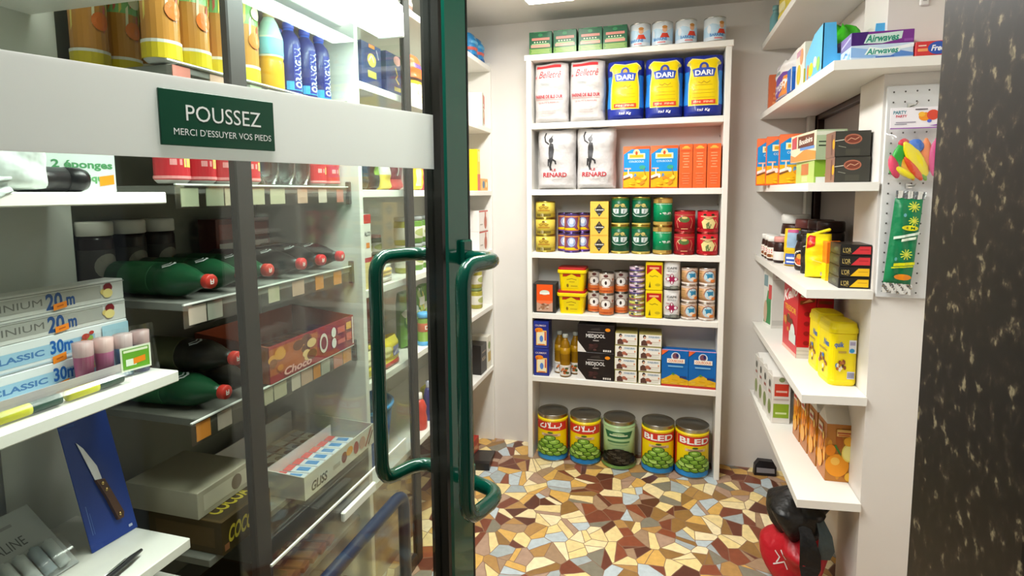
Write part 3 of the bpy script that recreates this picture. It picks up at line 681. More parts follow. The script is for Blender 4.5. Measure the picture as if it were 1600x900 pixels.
# -- sixth shelf
Z6 = .436
def navy_box():
    D = [('r', .06, .92, .94, .97, '2a3f9a'), ('t', 'OUIMAH', .46, .84, .07, 'd8c8d0', .7, True), ('r', .18, .12, .86, .66, 'f0c46a'), ('r', .24, .16, .8, .6, 'efe6c4'), ('e', .52, .36, .12, .12, '5a86d0'), ('e', .36, .68, .26, .08, 'ef8a1e'), ('e', .22, .64, .1, .05, 'd96a1a'), ('r', .72, .3, .82, .62, 'cf5a4a'), ('r', .3, .13, .74, .17, 'd9742e'), ('r', .1, .04, .9, .07, '4a5ab0')]
    return card('spice_box', .078, .09, .141, '262f86', D, None, [('r', .1, .1, .9, .9, '1f2a70')], mat='g')
row(navy_box, 'box', 'navy boxes with an orange dish', [(-.593, YF+.047, Z6, 'navy box with orange dish picture, lower of two at the shelf end', .06), (-.593, YF+.047, Z6+.1415, 'navy box with orange dish picture, upper of two at the shelf end', .03)])
def oil_bottle():
    root = empty('oil_bottle')
    rb = .027
    prof = [(.0, .001), (rb-.003, 0), (rb, .004), (rb, .06), (rb-.001, .062), (rb-.001, .095), (rb, .098), (rb-.002, .103), (rb, .108), (rb-.002, .113), (rb, .118), (rb-.001, .15), (rb-.004, .165), (.018, .178), (.0125, .188), (.0118, .2)]
    link('bottle_body', G().lathe(prof, ['4a3018']*2+['8f660a']*20, 'g', 24), root)
    D = [('r', .05, .06, .95, .94, 'efeae2')] + blob(.5, .45, .28, .3, 12, ['c96a2e', '8a4a24', 'e0904a', '4a5a2a'], 9, .3) + [('r', .1, .86, .9, .93, 'e0d8cc')]
    link('paper_label', G().lathe([(rb+.0002, .008), (rb+.0006, .009), (rb+.0006, .060), (rb+.0002, .061)], 'e4dccf', 'p', 24).prt(D, Pc(rb+.0006, .009, .060, PI), rb*PI, .051, 'p', mu=.12), root)
    link('cap', G().lathe([(.0132, .199), (.0138, .201), (.0138, .214), (.012, .2165), (0, .2165)], 'a8aaa0', 'g', 18), root)
    link('liquid_band', G().lathe([(rb+.0001, .118), (rb+.0003, .119), (rb-.0006, .150)], 'a87c0c', 'g', 24), root)
    return root
row(oil_bottle, 'bottle', 'golden oil bottles', [(-.473, YF+.03, Z6, 'golden oil bottle standing in front of the other two'), (-.512, YF+.085, Z6, 'golden oil bottle behind, beside the navy boxes', .3), (-.430, YF+.085, Z6, 'golden oil bottle behind, beside the black boxes', -.2)])
def black_box():
    D = [('p', [(0, 0), (.24, 0), (.0, .4)], 'e6e4e2'), ('r', .27, .725, .73, .74, 'c8c0bc'), ('t', 'MEDJOOL', .49, .58, .17, 'efeceb', .52, True), ('r', .42, .42, .58, .45, 'b8b0ac'), ('p', [(.38, .87), (.6, .9), (.62, .8), (.35, .8)], '3a3432')] \
        + blob(.48, .2, .16, .12, 9, ['5a3a38', '4a2c2c', '6a4642', '3a2424'], 3, .4) + [('r', .70+.058*k, .05, .74+.058*k, .12, 'd8d4d0') for k in range(4)] + [('e', .82, .84, .07, .06, 'f0921e')]
    return card('date_box', .180, .115, .139, '211b1b', D, mat='g')
row(black_box, 'box', 'black date boxes', [(-.316, YF+.06, Z6, 'black date box with white lettering, lower of two'), (-.316, YF+.06, Z6+.1395, 'black date box with white lettering, upper of two')])
def soap_box():
    D = [('r', .02, .05, .98, .95, 'f0ede4'), ('r', .40, .68, .92, .86, 'cfd8dc'), ('t', 'TAJLIBA', .66, .77, .15, '8294a8', .46, True), ('e', .24, .78, .07, .15, '2e2422'), ('e', .25, .70, .045, .1, 'd8a88a'), ('p', [(.1, .08), (.1, .4), (.22, .55), (.36, .42), (.38, .08)], '5a3a30'), ('e', .42, .38, .1, .14, 'b06a50'), ('e', .52, .3, .06, .1, '9a5444'), ('r', .56, .36, .92, .42, 'd9d0c4'), ('r', .56, .2, .88, .26, 'dfe4d4'), ('e', .9, .55, .03, .08, 'e0905a')]
    return card('date_box', .106, .12, .0615, 'a39a52', D, top=[('r', 0, 0, 1, 1, '9a9050')], mat='p')
for i, x in enumerate((-.171, -.058)):
    for k in range(4): put(soap_box, (x, YF+.062, Z6+.062*k), f'small white and olive box, {("left","right")[i]} stack, {("bottom","second","third","top")[k]} one', 'box', (.02, -.02, .01, .03)[k], 'small white and olive boxes')
def blue_box():
    D = [('r', 0, 0, 1, .06, 'c03a34'), ('p', [(.0, .06), (1, .06), (1, .2), (.8, .24), (.55, .34), (.4, .34), (.2, .25), (0, .18)], 'e6b422')] + blob(.5, .15, .42, .08, 16, ['f0c83a', 'd9a41c', 'e8bc48'], 3, .2) + [('p', [(0, 1), (.25, 1), (.0, .86)], 'ee6a34'), ('e', .52, .84, .17, .12, 'cfe0ee'), ('e', .52, .85, .12, .09, '7a4a5a'), ('e', .58, .87, .05, .05, '2a2a60'), ('r', .2, .66, .86, .78, 'f4efe4'), ('t', 'COUSCOUS', .53, .72, .07, 'e0762e', .56, True), ('r', .24, .55, .8, .59, '7ab8e4'), ('r', .68, .26, .94, .31, '2a3f7a'), ('e', .44, .36, .06, .03, '4a8a4a')]
    return card('couscous_box', .122, .062, .176, '0f66b4', D, top=[('r', 0, 0, 1, .2, 'e8a8c8')], mat='g')
row(blue_box, 'box', 'blue couscous boxes', [(.059, YF+.034, Z6, 'blue couscous box with yellow heap, left of the pair'), (.182, YF+.034, Z6, 'blue couscous box with yellow heap, at the shelf end')])
# -- large cans on the floor
GO = ['6a9a2a', '86b43c', '5a8a24', '7aa834', '4a7a1e']
def olives(cu, cv, ru, rv, cols, seed, dk='35591a'):
    R = random.Random(seed); o = []
    for j in range(5):
        n = 5-j
        for i in range(n):
            u = cu+ru*(i-(n-1)/2)*.42+R.uniform(-.01, .01); v = cv-rv+rv*2*(j+.5)/5
            c = R.choice(cols); o += [('e', u, v, ru*.31, rv*.30, dk), ('e', u, v+.004, ru*.25, rv*.25, c), ('e', u-.014, v+.018, ru*.12, rv*.10, R.choice(cols[-2:]))]
    return o
def big_can(title, bold):
    def f():
        D = [('r', -.2, 0, 1.2, .135, '2b8fd8'), ('r', -.2, .135, 1.2, .145, 'f2e6a0'), ('r', -.2, .145, 1.2, .80, 'f4d60c'), ('r', .92, .145, 1.12, .94, 'c43a1c'), ('r', -.12, .145, .08, .94, 'c43a1c'), ('r', .1, .72, .9, .93, 'd2382a'), ('r', -.2, .94, 1.2, .965, 'f0c418')]
        if title == 'ar': D += ar_text(.5, .835, '#fff')
        else: D += [('t', 'BLED', .5, .825, .135, 'fbfbf8', .66, True)]
        D += [('r', .3, .59, .72, .65, 'e0c29a'), ('r', .36, .607, .66, .632, 'b08a6a'), ('e', .5, .675, .06, .022, '4a6a2a')] + olives(.5, .37, .40, .235, ['6c9a2c', '7cac3a', '94c44c', 'b4da70'], 5)
        return can('olive_can', .0775, .243, D, 'e8cf10', PI*.94, 'b4b4ae', z0=.008, z1=.222, mu=.06)
    return f
def ar_text(cu, cv, col):
    c = 'fbfbf8'; s = .0062
    S = lambda P: ('s', [(cu+x, cv+y) for x, y in P], s, c)
    return [S([(.24, .05), (.25, .0), (.2, -.035), (.13, -.04), (.06, -.035)]), S([(.10, -.035), (.10, .02)]), ('e', cu+.20, cv-.07, .014, .010, c),
            S([(.06, -.035), (.0, -.035), (-.05, .075)]), S([(.02, -.035), (-.03, -.035)]), S([(.0, .085), (-.01, .0), (.0, -.04)]),
            S([(-.10, .06), (-.10, -.02), (-.13, -.045), (-.22, -.045)]), S([(-.16, .05), (-.235, .0), (-.24, -.045), (-.2, -.045)])]
BA, BL = big_can('ar', 1), big_can('BLED', 1)
def black_olive_can():
    D = [('p', [(.16, .86), (.84, .86), (.76, .70), (.24, .70)], '2a6a46'), ('e', .5, .80, .13, .04, '9cc08a'), ('r', .3, .755, .7, .785, 'cfe0bc'), ('r', .25, .60, .75, .64, '4a7a4c'), ('r', .3, .54, .7, .56, '86a878'), ('e', .5, .22, .44, .17, '141310'), ('e', .5, .3, .3, .14, '17150f')] \
        + olives(.5, .28, .44, .18, ['1c1a15', '25221b', '2e2b22', '4a473c'], 8, '0c0b09') + [('r', -.2, 0, 1.2, .07, '6f9a52'), ('r', -.2, .955, 1.2, .975, 'a8b88c')]
    return can('olive_can', .0775, .243, D, '9dbb84', PI*.94, 'b4b4ae', z0=.008, z1=.222, mu=.06)
gf = 'large food cans on the floor'
put(BA, (-.541, 2.715, 0), 'large can with red band and green olives, at the left end on the floor', 'can', .02, gf)
put(BA, (-.372, 2.715, 0), 'large can with red band and green olives, second from the left on the floor', 'can', .05, gf)
put(black_olive_can, (-.202, 2.715, 0), 'large pale green can with black olives, middle of the floor row', 'can', .03, gf)
put(BL, (-.014, 2.715, 0), 'large red and yellow can right beside the pale green can on the floor', 'can', .06, gf)
put(BL, (.146, 2.715, 0), 'large red and yellow can at the right end of the floor row', 'can', .16, gf)

# ------------------------------------------------------------------ white shelves along the right wall
def rshelf(z, poly, lab):
    o = link('wall_shelf', G().prism(poly, (0, 0, z-.026), (1, 0, 0), (0, 1, 0), (0, 0, 1), .026, WH, 'w'))
    tag(o, lab, 'shelf', 'shelves on the right wall')
PS = [(.415, 2.818), (.415, 1.815), (.598, 1.835), (.598, 2.055), (.638, 2.055), (.638, 2.76), (.606, 2.76), (.606, 2.818)]
P3 = [(.412, 2.818), (.412, 1.84), (.598, 1.835), (.598, 2.055), (.638, 2.055), (.638, 2.76), (.606, 2.76), (.606, 2.818)]
P2 = [(.418, 2.818), (.442, 1.745), (.795, 1.765), (.795, 1.848), (.598, 1.848), (.598, 2.055), (.638, 2.055), (.638, 2.76), (.606, 2.76), (.606, 2.818)]
P1 = [(.415, 2.818), (.415, 1.75), (.598, 1.75), (.598, 2.055), (.638, 2.055), (.638, 2.76), (.606, 2.76), (.606, 2.818)]
rshelf(2.030, P1, 'white wall shelf, highest on the right wall, cut by the top of the picture')
rshelf(1.718, P2, 'white wall shelf on the right carrying the chewing gum boxes')
rshelf(1.385, P3, 'white wall shelf on the right carrying the black tea boxes')
rshelf(1.065, PS, 'white wall shelf on the right carrying jars and the yellow coffee bag')
rshelf(.738, PS, 'white wall shelf on the right carrying the yellow cocoa tubs')
rshelf(.400, PS, 'white wall shelf, lowest on the right wall, carrying juice cartons')
R1, R2, R3, R4, R5, R6 = 2.030, 1.718, 1.385, 1.065, .738, .400
# top shelf
def snack_bag():
    return sack('snack_bag', .13, .07, .17, 'e2cf4a', [('r', .1, .5, .9, .8, 'b5a030'), ('r', .2, .2, .8, .4, 'f0e8b0'), ('e', .5, .6, .2, .1, 'c96a2e')], 41, .004, topf=.4)
put(snack_bag, (.462, 2.47, R1), 'yellow bag on the highest right shelf, at the top edge of the picture', 'bag', -PI/2+.1)
def small_bottle():
    r = empty('sauce_bottle')
    link('bottle_body', G().lathe([(.0, 0), (.02, .001), (.022, .02), (.022, .08), (.012, .1), (.011, .112)], ['c23a2a', 'c23a2a', '7fb8c0', '7fb8c0', '9ccbd0'], 'g', 18), r)
    link('cap', G().lathe([(.013, .112), (.013, .13), (0, .131)], '8fc4c8', 'g', 16), r)
    return r
put(small_bottle, (.447, 2.70, R1), 'small teal and red bottle at the far end of the highest right shelf', 'bottle')
# gum shelf
def gum(name, w, h, base, D, L):
    return lambda: card(name, w, .095, h, base, D, L, mat='g')
gA = gum('gum_box', .150, .039, 'c9dcf0', [('p', [(.0, .9), (.3, .7), (.55, .4), (.35, .1), (0, .2)], '8fb8e8'), ('p', [(.6, .1), (.8, .5), (1, .3), (1, .1)], '5a8ad0'), ('p', [(.62, .7), (1, .95), (1, .7), (.8, .6)], 'f4f8fc'), ('p', [(.22, .34), (.5, .26), (.78, .42), (.8, .80), (.5, .70), (.3, .86)], 'eaf6f4'), ('t', 'Airwaves', .51, .55, .42, '2f9a86', .50, True, .2, .12), ('r', .4, .1, .7, .18, '3a64b8')],
        [('s', [(.1, .2), (.5, .7), (.9, .4)], .006, '6aa0dc'), ('s', [(.1, .5), (.6, .3), (.9, .8)], .004, 'f4f8fc'), ('p', [(.5, .1), (.9, .1), (.9, .6)], '9ac8e0')])
gB = gum('gum_box', .150, .035, '7a2f8e', [('r', 0, 0, .27, 1, '43206e'), ('p', [(.2, .12), (.5, .06), (.8, .34), (.82, .9), (.5, .82), (.26, .8)], 'cfe6e0'), ('t', 'Airwaves', .5, .48, .56, '1f8f74', .52, True, .2, .12), ('r', .84, .1, .98, .3, '8f4aa4')],
        [('r', 0, 0, 1, 1, '8d7fb0'), ('s', [(.1, .3), (.9, .7)], .006, 'd0c8e4'), ('s', [(.1, .6), (.8, .9)], .004, 'a070c0')])
put(gA, (.562, 1.811, R2), 'long blue and white chewing gum box lying on the shelf', 'box', 0, key='gA')
put(gB, (.563, 1.813, R2+.0395), 'long purple chewing gum box on top of the blue and white one', 'box', 0, key='gB')
gC = gum('gum_box', .10, .037, 'd5383a', [('r', .05, .3, .28, .5, 'f0a060'), ('e', .52, .5, .24, .46, '2f55b0'), ('t', 'Free', .52, .5, .42, 'f6f8fc', .30, True, .2), ('r', .06, .66, .24, .74, 'f6d8c8')], None)
put(gC, (.690, 1.806, R2), 'small red chewing gum box at the end of the shelf by the dark pillar', 'box', 0, key='gC')
def tray():
    r = empty('display_tray'); B = '55b7ee'; w, d, h = .165, .20, .135
    P = [(-w/2, 0), (w/2, 0), (w/2, h*.9), (w/2-.028, h*.9), (w/2-.034, .045), (-w/2+.04, .045), (-w/2+.034, h), (-w/2, h)]
    link('front_panel', G().prism(P, (0, -d/2, 0), (1, 0, 0), (0, 0, 1), (0, 1, 0), .003, B, 'p'), r)
    Q = [(-d/2, 0), (d/2, 0), (d/2, h*.6), (0, h*.95), (-d/2, h)]
    g = G().prism(Q, (-w/2, 0, 0), (0, 1, 0), (0, 0, 1), (1, 0, 0), .003, '74c4f0', 'p')
    g.prt([('e', .35, .2, .14, .16, 'e8d83a'), ('e', .15, .18, .06, .2, 'ee8a4a'), ('e', .6, .3, .1, .12, 'f4f0d8'), ('e', .8, .2, .1, .16, '9ad06a')], lambda u, v, q: (-w/2-q, d/2-u*d, v*h), d, h)
    link('side_panel', g, r)
    link('side_panel', G().prism(Q, (w/2-.003, 0, 0), (0, 1, 0), (0, 0, 1), (1, 0, 0), .003, '74c4f0', 'p'), r)
    link('base', G().box(-w/2+.003, -d/2+.003, 0, w/2-.003, d/2, .003, B, 'p').box(-w/2+.003, d/2-.003, .003, w/2-.003, d/2, h*.5, B, 'p'), r)
    return r
put(tray, (.523, 1.968, R2), 'light blue display tray with cut-out front behind the gum boxes', 'tray')
def candy(name, c, seed, w=.075, hd=.03, hh=.04):
    def f():
        R = random.Random(seed); g = G()
        def fn(u, v):
            a = 2*PI*u; b = PI*v
            k = 1+.18*math.sin(5*a+seed)*math.sin(3*b)+.08*math.sin(11*a+2*b)
            return (w*k*math.sin(b)*math.cos(a), hd*k*math.sin(b)*math.sin(a), max(0, hh-hh*k*math.cos(b)))
        g.grid(fn, 28, 16, c, 'soft')
        return link(name, g)
    return f
put(candy('candy_bag', '3cb81e', 3, .062, .036, .074), (.523, 2.005, R2+.0035), 'shiny green sweet bag lying in the light blue tray', 'bag')
put(candy('candy_bag', '8d7ab0', 6, .048, .022, .04), (.520, 1.912, R2+.0035), 'lilac sweet bag low in the light blue tray', 'bag')
def pale_box(): return card('sweet_box', .05, .08, .115, 'cfe4f2', [('r', .1, .1, .9, .4, '9cc4e4')], mat='g')
put(pale_box, (.572, 2.12, R2), 'pale blue box behind the light blue tray', 'box')
def yellow_box(): return card('cake_box', .06, .12, .135, 'f0ece0', [('r', 0, .0, 1, .35, 'd8c84a')], [('e', .4, .3, .25, .25, 'e0c83a'), ('e', .7, .7, .2, .2, 'e8a87a'), ('r', .1, .75, .6, .9, 'd0a0b8')], mat='g')
put(yellow_box, (.466, 2.135, R2), 'white and yellow cake box between the blue tray and the cereal bag', 'box')
def blue_small(): return card('biscuit_box', .08, .08, .082, '1a62c0', [('r', 0, .8, 1, 1, '2f7ad8')], [('r', .85, 0, 1, 1, 'e8e4da')], mat='g')
put(blue_small, (.466, 2.245, R2), 'plain blue box next to the clear cereal bag', 'box')
def cereal_bag():
    D = [('p', [(.08, .04), (.95, .04), (.95, .55), (.62, .62), (.08, .45)], '6a3f9a'), ('p', [(.5, .04), (.95, .04), (.95, .5), (.7, .5)], 'e08a3a'), ('t', 'Crusty', .5, .30, .26, 'f4f0ea', .74, True, .3, .25), ('p', [(.1, .06), (.4, .06), (.3, .16)], 'd84a3a'), ('r', .05, .60, .5, .68, '8a9a9a'), ('e', .35, .8, .2, .08, 'd0ccd4')]
    return sack('cereal_bag', .26, .10, .168, 'e8e5e4', D, 51, .006, topf=.25, ragged=.01)
put(cereal_bag, (.478, 2.44, R2), 'clear cereal bag with purple label on the right shelf', 'bag', -PI/2+.06)
def tall_orange(): return card('cracker_box', .075, .06, .145, 'c8643a', bars(.2, .8, .1, .5, 3, 'd98a5a'), bars(.2, .8, .1, .9, 5, 'dc8450', .5), mat='g')
put(tall_orange, (.466, 2.69, R2), 'orange box at the far end of the gum shelf', 'box', -.1)
# tea shelf
for k, (x, y) in enumerate(((.492, 2.408), (.458, 2.49), (.434, 2.57))):
    put(couscous_box, (x, y, R3), f'orange and blue couscous box on the right shelf, {("nearest","middle","farthest")[k]} of three', 'box', -.12, 'couscous boxes on the right shelf')
def cookies():
    D = [('r', 0, 0, 1, 1, 'b9cba4'), ('r', 0, .82, .9, .95, 'e8ecd8')] + [('r', .08, .58-.13*k, .45, .62-.13*k, '2e3a2c') for k in range(2)] + [('p', [(.45, .1), (1, .1), (1, .8), (.7, .9)], '98c46a'), ('r', .56, .2, .9, .5, 'b8d890')]
    L = [('r', 0, 0, 1, 1, 'f0e6c4'), ('r', .3, .5, .92, .92, '6a4030'), ('t', 'Boudoirs', .61, .72, .2, 'f4eee0', .5, True, 0, .1), ('p', [(.05, .5), (.25, .5), (.25, .95), (.05, .9)], 'd05a5a'), ('p', [(.0, .02), (1, .02), (1, .3), (.6, .42), (.2, .2), (0, .3)], 'e89a4a'), ('p', [(.4, .4), (.95, .4), (.95, .5), (.4, .5)], '6a9ad8')]
    return card('biscuit_box', .095, .26, .100, 'eee6c8', D, L, mat='g')
def green_low():
    D = [('r', 0, .3, 1, 1, '8cb43a'), ('r', .05, .02, .98, .28, 'eceee8'), ('e', .6, .6, .25, .2, '5a9a2a'), ('r', .3, .34, .6, .4, 'c8a060')]
    L = [('r', 0, 0, 1, 1, 'b8d07a'), ('r', .3, .4, .7, .9, 'c87a4a'), ('r', .35, .1, .65, .35, 'e0d8a0')]
    return card('biscuit_box', .105, .21, .080, 'a8c860', D, L, mat='g')
put(green_low, (.535, 2.215, R3), 'low green biscuit box under the cream one', 'box', .06)
put(cookies, (.522, 2.225, R3+.0805), 'cream and green biscuit box lying on the low green one', 'box', .10)
def tea_box():
    D = [('r', .02, .03, .98, .97, '3b3a33'), ('e', .5, .68, .25, .2, 'b06a52'), ('e', .5, .68, .21, .15, '7a3a2a'), ('s', [(.34, .62), (.44, .72), (.56, .66), (.66, .74)], .002, 'd9a888'), ('s', [(.0, .62), (.24, .66)], .0022, 'd8d4c4'), ('s', [(.1, .42), (.3, .36)], .002, '8a8a7a'), ('r', .3, .05, .7, .3, '46443a')]
    L = [('r', 0, 0, 1, 1, '8a6a58'), ('e', .85, .5, .12, .2, 'f2a818'), ('r', .6, .1, .75, .9, '6a4a40')]
    return card('tea_box', .096, .10, .0775, '34332d', D, L, mat='g')
put(tea_box, (.546, 1.955, R3), 'black tea box with copper oval, lower of two', 'box'); put(tea_box, (.545, 1.957, R3+.078), 'black tea box with copper oval, upper of two', 'box')
# jar shelf
def lor(c, c2):
    def f():
        D = [('p', [(.36, .14), (.97, .14), (.97, .84), (.62, .84)], c), ('r', .62, .5, .92, .56, c2), ('t', "L'OR", .21, .5, .42, 'd8c070', .26, False), ('s', [(.1, .3), (.3, .2)], .001, 'b89a4a')]
        return card('coffee_capsule_box', .083, .11, .0330, '181512', D, [('r', .05, .1, .95, .9, '2b2e26'), ('e', .6, .5, .2, .2, '48503a')], mat='g')
    return f
LR, LY = lor('d8323a', 'a81f28'), lor('f4c012', 'c89410')
for k, m in enumerate((LY, LY, LR, LR)):
    put(m, (.554+.0006*k, 1.918, R4+.0334*k), f'flat black coffee capsule box with {("yellow","yellow","red","red")[k]} flash, {("bottom","second","third","top")[k]} of the stack', 'box', 0, 'stack of flat black coffee boxes')
def thin_orange(): return card('coffee_box', .05, .05, .128, 'f07a1e', [('r', 0, 0, 1, .45, 'f6d01a')], [('r', 0, 0, 1, .45, 'f6d01a')], mat='g')
put(thin_orange, (.538, 2.03, R4), 'narrow orange and yellow box behind the flat coffee boxes', 'box')
def yellow_coffee():
    root = empty('coffee_bag')
    D = [('p', [(.02, .66), (.3, .74), (.34, .95), (.1, .97), (.02, .9)], 'c8261e'), ('e', .12, .8, .07, .05, 'e0702a'), ('r', .56, .07, .92, .15, '9a9ab0'), ('r', .62, .08, .66, .14, '3a3a4a'), ('r', .72, .08, .76, .14, '3a3a4a'), ('r', .82, .08, .86, .14, '3a3a4a'), ('s', [(.25, .42), (.6, .36), (.9, .42)], .003, 'f8ee7a')]
    o = sack('bag_body', .078, .062, .150, 'eddc10', D, 61, .004, mat='soft', topf=.5); o.parent = root
    g = G().box(-.03, -.012, .148, .034, .014, .158, 'f0e020', 'soft', .003)
    g.v = [(x, y, z+.35*(x)) for x, y, z in g.v]; link('folded_top', g, root)
    return root
put(yellow_coffee, (.508, 2.085, R4), 'yellow coffee bag with folded top on the jar shelf', 'bag', -.12)
def black_pack(): return sack('coffee_pack', .065, .05, .14, '1d1a18', [('p', [(.1, .4), (.5, .6), (.9, .4), (.9, .3), (.1, .3)], '3a3430'), ('s', [(.2, .7), (.8, .8)], .003, 'b8b0a8')], 63, .003, mat='soft', topf=.6)
put(black_pack, (.505, 2.17, R4), 'black coffee pack behind the yellow bag', 'pack', -.5)
def black_jar():
    r = empty('coffee_jar')
    link('jar_body', G().lathe([(0, 0), (.030, 0), (.034, .006), (.034, .085), (.028, .105), (.026, .11)], '241512', 'g', 22), r)
    link('paper_label', G().lathe([(.0342, .012), (.0346, .013), (.0346, .08), (.0342, .081)], '2a1a14', 'p', 22).prt([('e', .45, .5, .34, .44, 'e8e0d4'), ('e', .45, .5, .29, .38, '1c1410'), ('e', .43, .36, .2, .24, 'c9552e'), ('e', .43, .6, .12, .14, 'e8a03a')], Pc(.0346, .013, .08, PI), .0346*PI, .067, 'p', mu=.1), r)
    link('lid', G().lathe([(.029, .11), (.0305, .112), (.0305, .132), (.028, .135), (0, .135)], '171412', 'g', 20), r)
    return r
put(black_jar, (.508, 2.27, R4), 'black coffee jar with round picture label', 'jar', -.5)
def choc_pack(): return sack('cocoa_pack', .06, .045, .148, 'e8c22a', [('r', .3, .5, 1, .95, '9ab4cc'), ('r', .2, .05, .95, .34, '3a5ab0'), ('r', .3, .1, .85, .14, 'dce4f4'), ('r', .3, .2, .85, .25, 'dce4f4'), ('r', .3, .9, .95, .98, 'c85a8a'), ('r', .0, .05, .2, .1, 'e8e4d8')], 64, .002, mat='g', topf=.7)
put(choc_pack, (.488, 2.385, R4), 'yellow and blue pouch beside the jam jar', 'pack', -.6)
def jam():
    r = empty('jam_jar')
    link('jar_glass', G().lathe([(0, 0), (.028, 0), (.032, .005), (.032, .07), (.027, .082), (.026, .086)], '2a1210', 'g', 20), r)
    link('paper_label', G().lathe([(.0322, .012), (.0326, .013), (.0326, .046), (.0322, .047)], 'e4e0dc', 'p', 20), r)
    link('lid', G().lathe([(.0285, .086), (.031, .088), (.031, .104), (.028, .108), (0, .1085)], 'd99a92', 'g', 20), r)
    return r
put(jam, (.470, 2.49, R4), 'dark jam jar with pink lid on the right shelf', 'jar')
def spread(s=1.):
    def f():
        r = empty('spread_jar')
        link('jar_body', G().lathe([(0, 0), (.028*s, 0), (.032*s, .006*s), (.032*s, .055*s), (.030*s, .075*s), (.028*s, .082*s)], '3a1c14', 'g', 20), r)
        D = [('r', .0, 0, 1, .98, 'efe6da'), ('r', .05, .5, .95, .85, 'd23a36'), ('e', .4, .25, .16, .16, '8a4a24'), ('e', .62, .22, .14, .14, 'c89a5a'), ('r', .1, .62, .9, .72, 'f0dcd8')]
        link('paper_label', G().lathe([(.0322*s, .010*s), (.0327*s, .011*s), (.0327*s, .056*s), (.0322*s, .057*s)], 'efe6da', 'p', 20).prt(D, Pc(.0327*s, .011*s, .056*s, PI), .1, .045*s, 'p', mu=.12), r)
        link('lid', G().lathe([(.029*s, .082*s), (.0315*s, .084*s), (.0315*s, .100*s), (.029*s, .104*s), (0, .104*s)], 'eceae4', 'g', 20), r)
        return r
    return f
SJ = spread()
for k, (y, q) in enumerate(((2.565, 'nearest'), (2.637, 'middle'), (2.709, 'farthest'))): put(SJ, (.458, y, R4), f'small chocolate spread jar with white lid, {q} of three', 'jar', -.6, 'small chocolate spread jars')
put(spread(1.85), (.562, 2.70, R4), 'big chocolate spread jar behind the small jars', 'jar', -.5)
def dark_jar(r0, h, lidc):
    def f():
        r = empty('spread_jar')
        link('jar_body', G().lathe([(0, 0), (r0*.9, 0), (r0, .008), (r0, h*.74), (r0*.92, h*.8)], '1e0f0d', 'g', 22), r)
        link('paper_label', G().lathe([(r0+.0002, h*.15), (r0+.0006, h*.16), (r0+.0006, h*.6), (r0+.0002, h*.61)], '3a3430', 'p', 22).prt([('e', .5, .5, .25, .4, '8a8478'), ('p', [(.4, .2), (.6, .2), (.55, .6)], 'c89a3a')], Pc(r0+.0006, h*.16, h*.6, PI), r0*PI, h*.44, 'p', mu=.1), r)
        link('lid', G().lathe([(r0*.95, h*.8), (r0*1.02, h*.81), (r0*1.02, h*.97), (r0*.95, h), (0, h)], lidc, 'g', 22), r)
        return r
    return f
put(dark_jar(.048, .180, '6a3a36'), (.568, 2.50, R4), 'big dark jar with brown lid behind the jam jar', 'jar', -.4)
DJ = dark_jar(.045, .185, '2a1412')
put(DJ, (.580, 2.36, R4), 'big dark jar with black lid, farther of two', 'jar', -.4); put(DJ, (.584, 2.245, R4), 'big dark jar with black lid, nearer of two', 'jar', -.4)
# cocoa shelf
def farbox():
    return card('cereal_box', .062, .10, .262, 'd8d4cc', [('r', 0, .84, 1, .845, 'a89890'), ('r', .2, .88, .8, .92, 'b8a49c'), ('r', .05, .05, .95, .14, 'c4c0b8')],
                [('r', 0, 0, 1, 1, 'e4e4dc'), ('p', [(.1, .05), (.9, .05), (.9, .55), (.5, .65)], '2f8a4a'), ('r', .6, .5, .95, .75, 'd0383a'), ('r', .05, .7, .5, .9, '7a9aa0'), ('e', .3, .25, .2, .2, 'd0b090')], mat='g')
put(farbox, (.496, 2.745, R5), 'grey and green cereal box at the far end of the cocoa shelf', 'box', .2)
def kell():
    D = [('r', 0, 0, 1, .15, 'd8d2c8'), ('r', 0, .05, 1, .056, 'b0a8a0'), ('r', 0, .1, 1, .106, 'b0a8a0'), ('p', [(.1, .72), (.9, .76), (.9, .80), (.1, .77)], '8a3a1a'), ('p', [(.2, .74), (.8, .77), (.6, .80)], 'e8a070')] + [('e', .5, .6-.13*k, .16, .03, '9a1a1e') for k in range(4)] + [('t', "g's", .55, .88, .12, 'f6ece8', .8, True, .2)]
    L = [('r', 0, 0, 1, 1, 'd2202c'), ('t', 'Kello', .5, .82, .17, 'f6ece8', .94, True, .25, .2), ('t', 'TRESOR', .5, .6, .08, 'f0b030', .8, True), ('r', 0, 0, 1, .05, 'e8b0a0')] + blob(.4, .4, .25, .12, 8, ['b86a2a', '6a3a1a', 'd8983a'], 3, .35) + [('e', .72, .3, .16, .12, 'e4ece4'), ('r', .5, .16, .95, .3, 'dce4dc')]
    return card('cereal_box', .062, .19, .282, 'cf1f2b', D, L, mat='g')
put(kell, (.507, 2.315, R5), 'red cereal box facing the aisle on the cocoa shelf', 'box', .06)
def kell2(): return card('cereal_box', .055, .19, .282, 'b81d28', [('r', 0, 0, 1, .12, 'd8d2c8'), ('t', "g's", .6, .88, .1, 'e8b080', .7, True, .2), ('r', .1, .74, .9, .78, '8a3a1a')], mat='g')
put(kell2, (.571, 2.315, R5), 'second red cereal box, between the first one and the wall', 'box', .02)
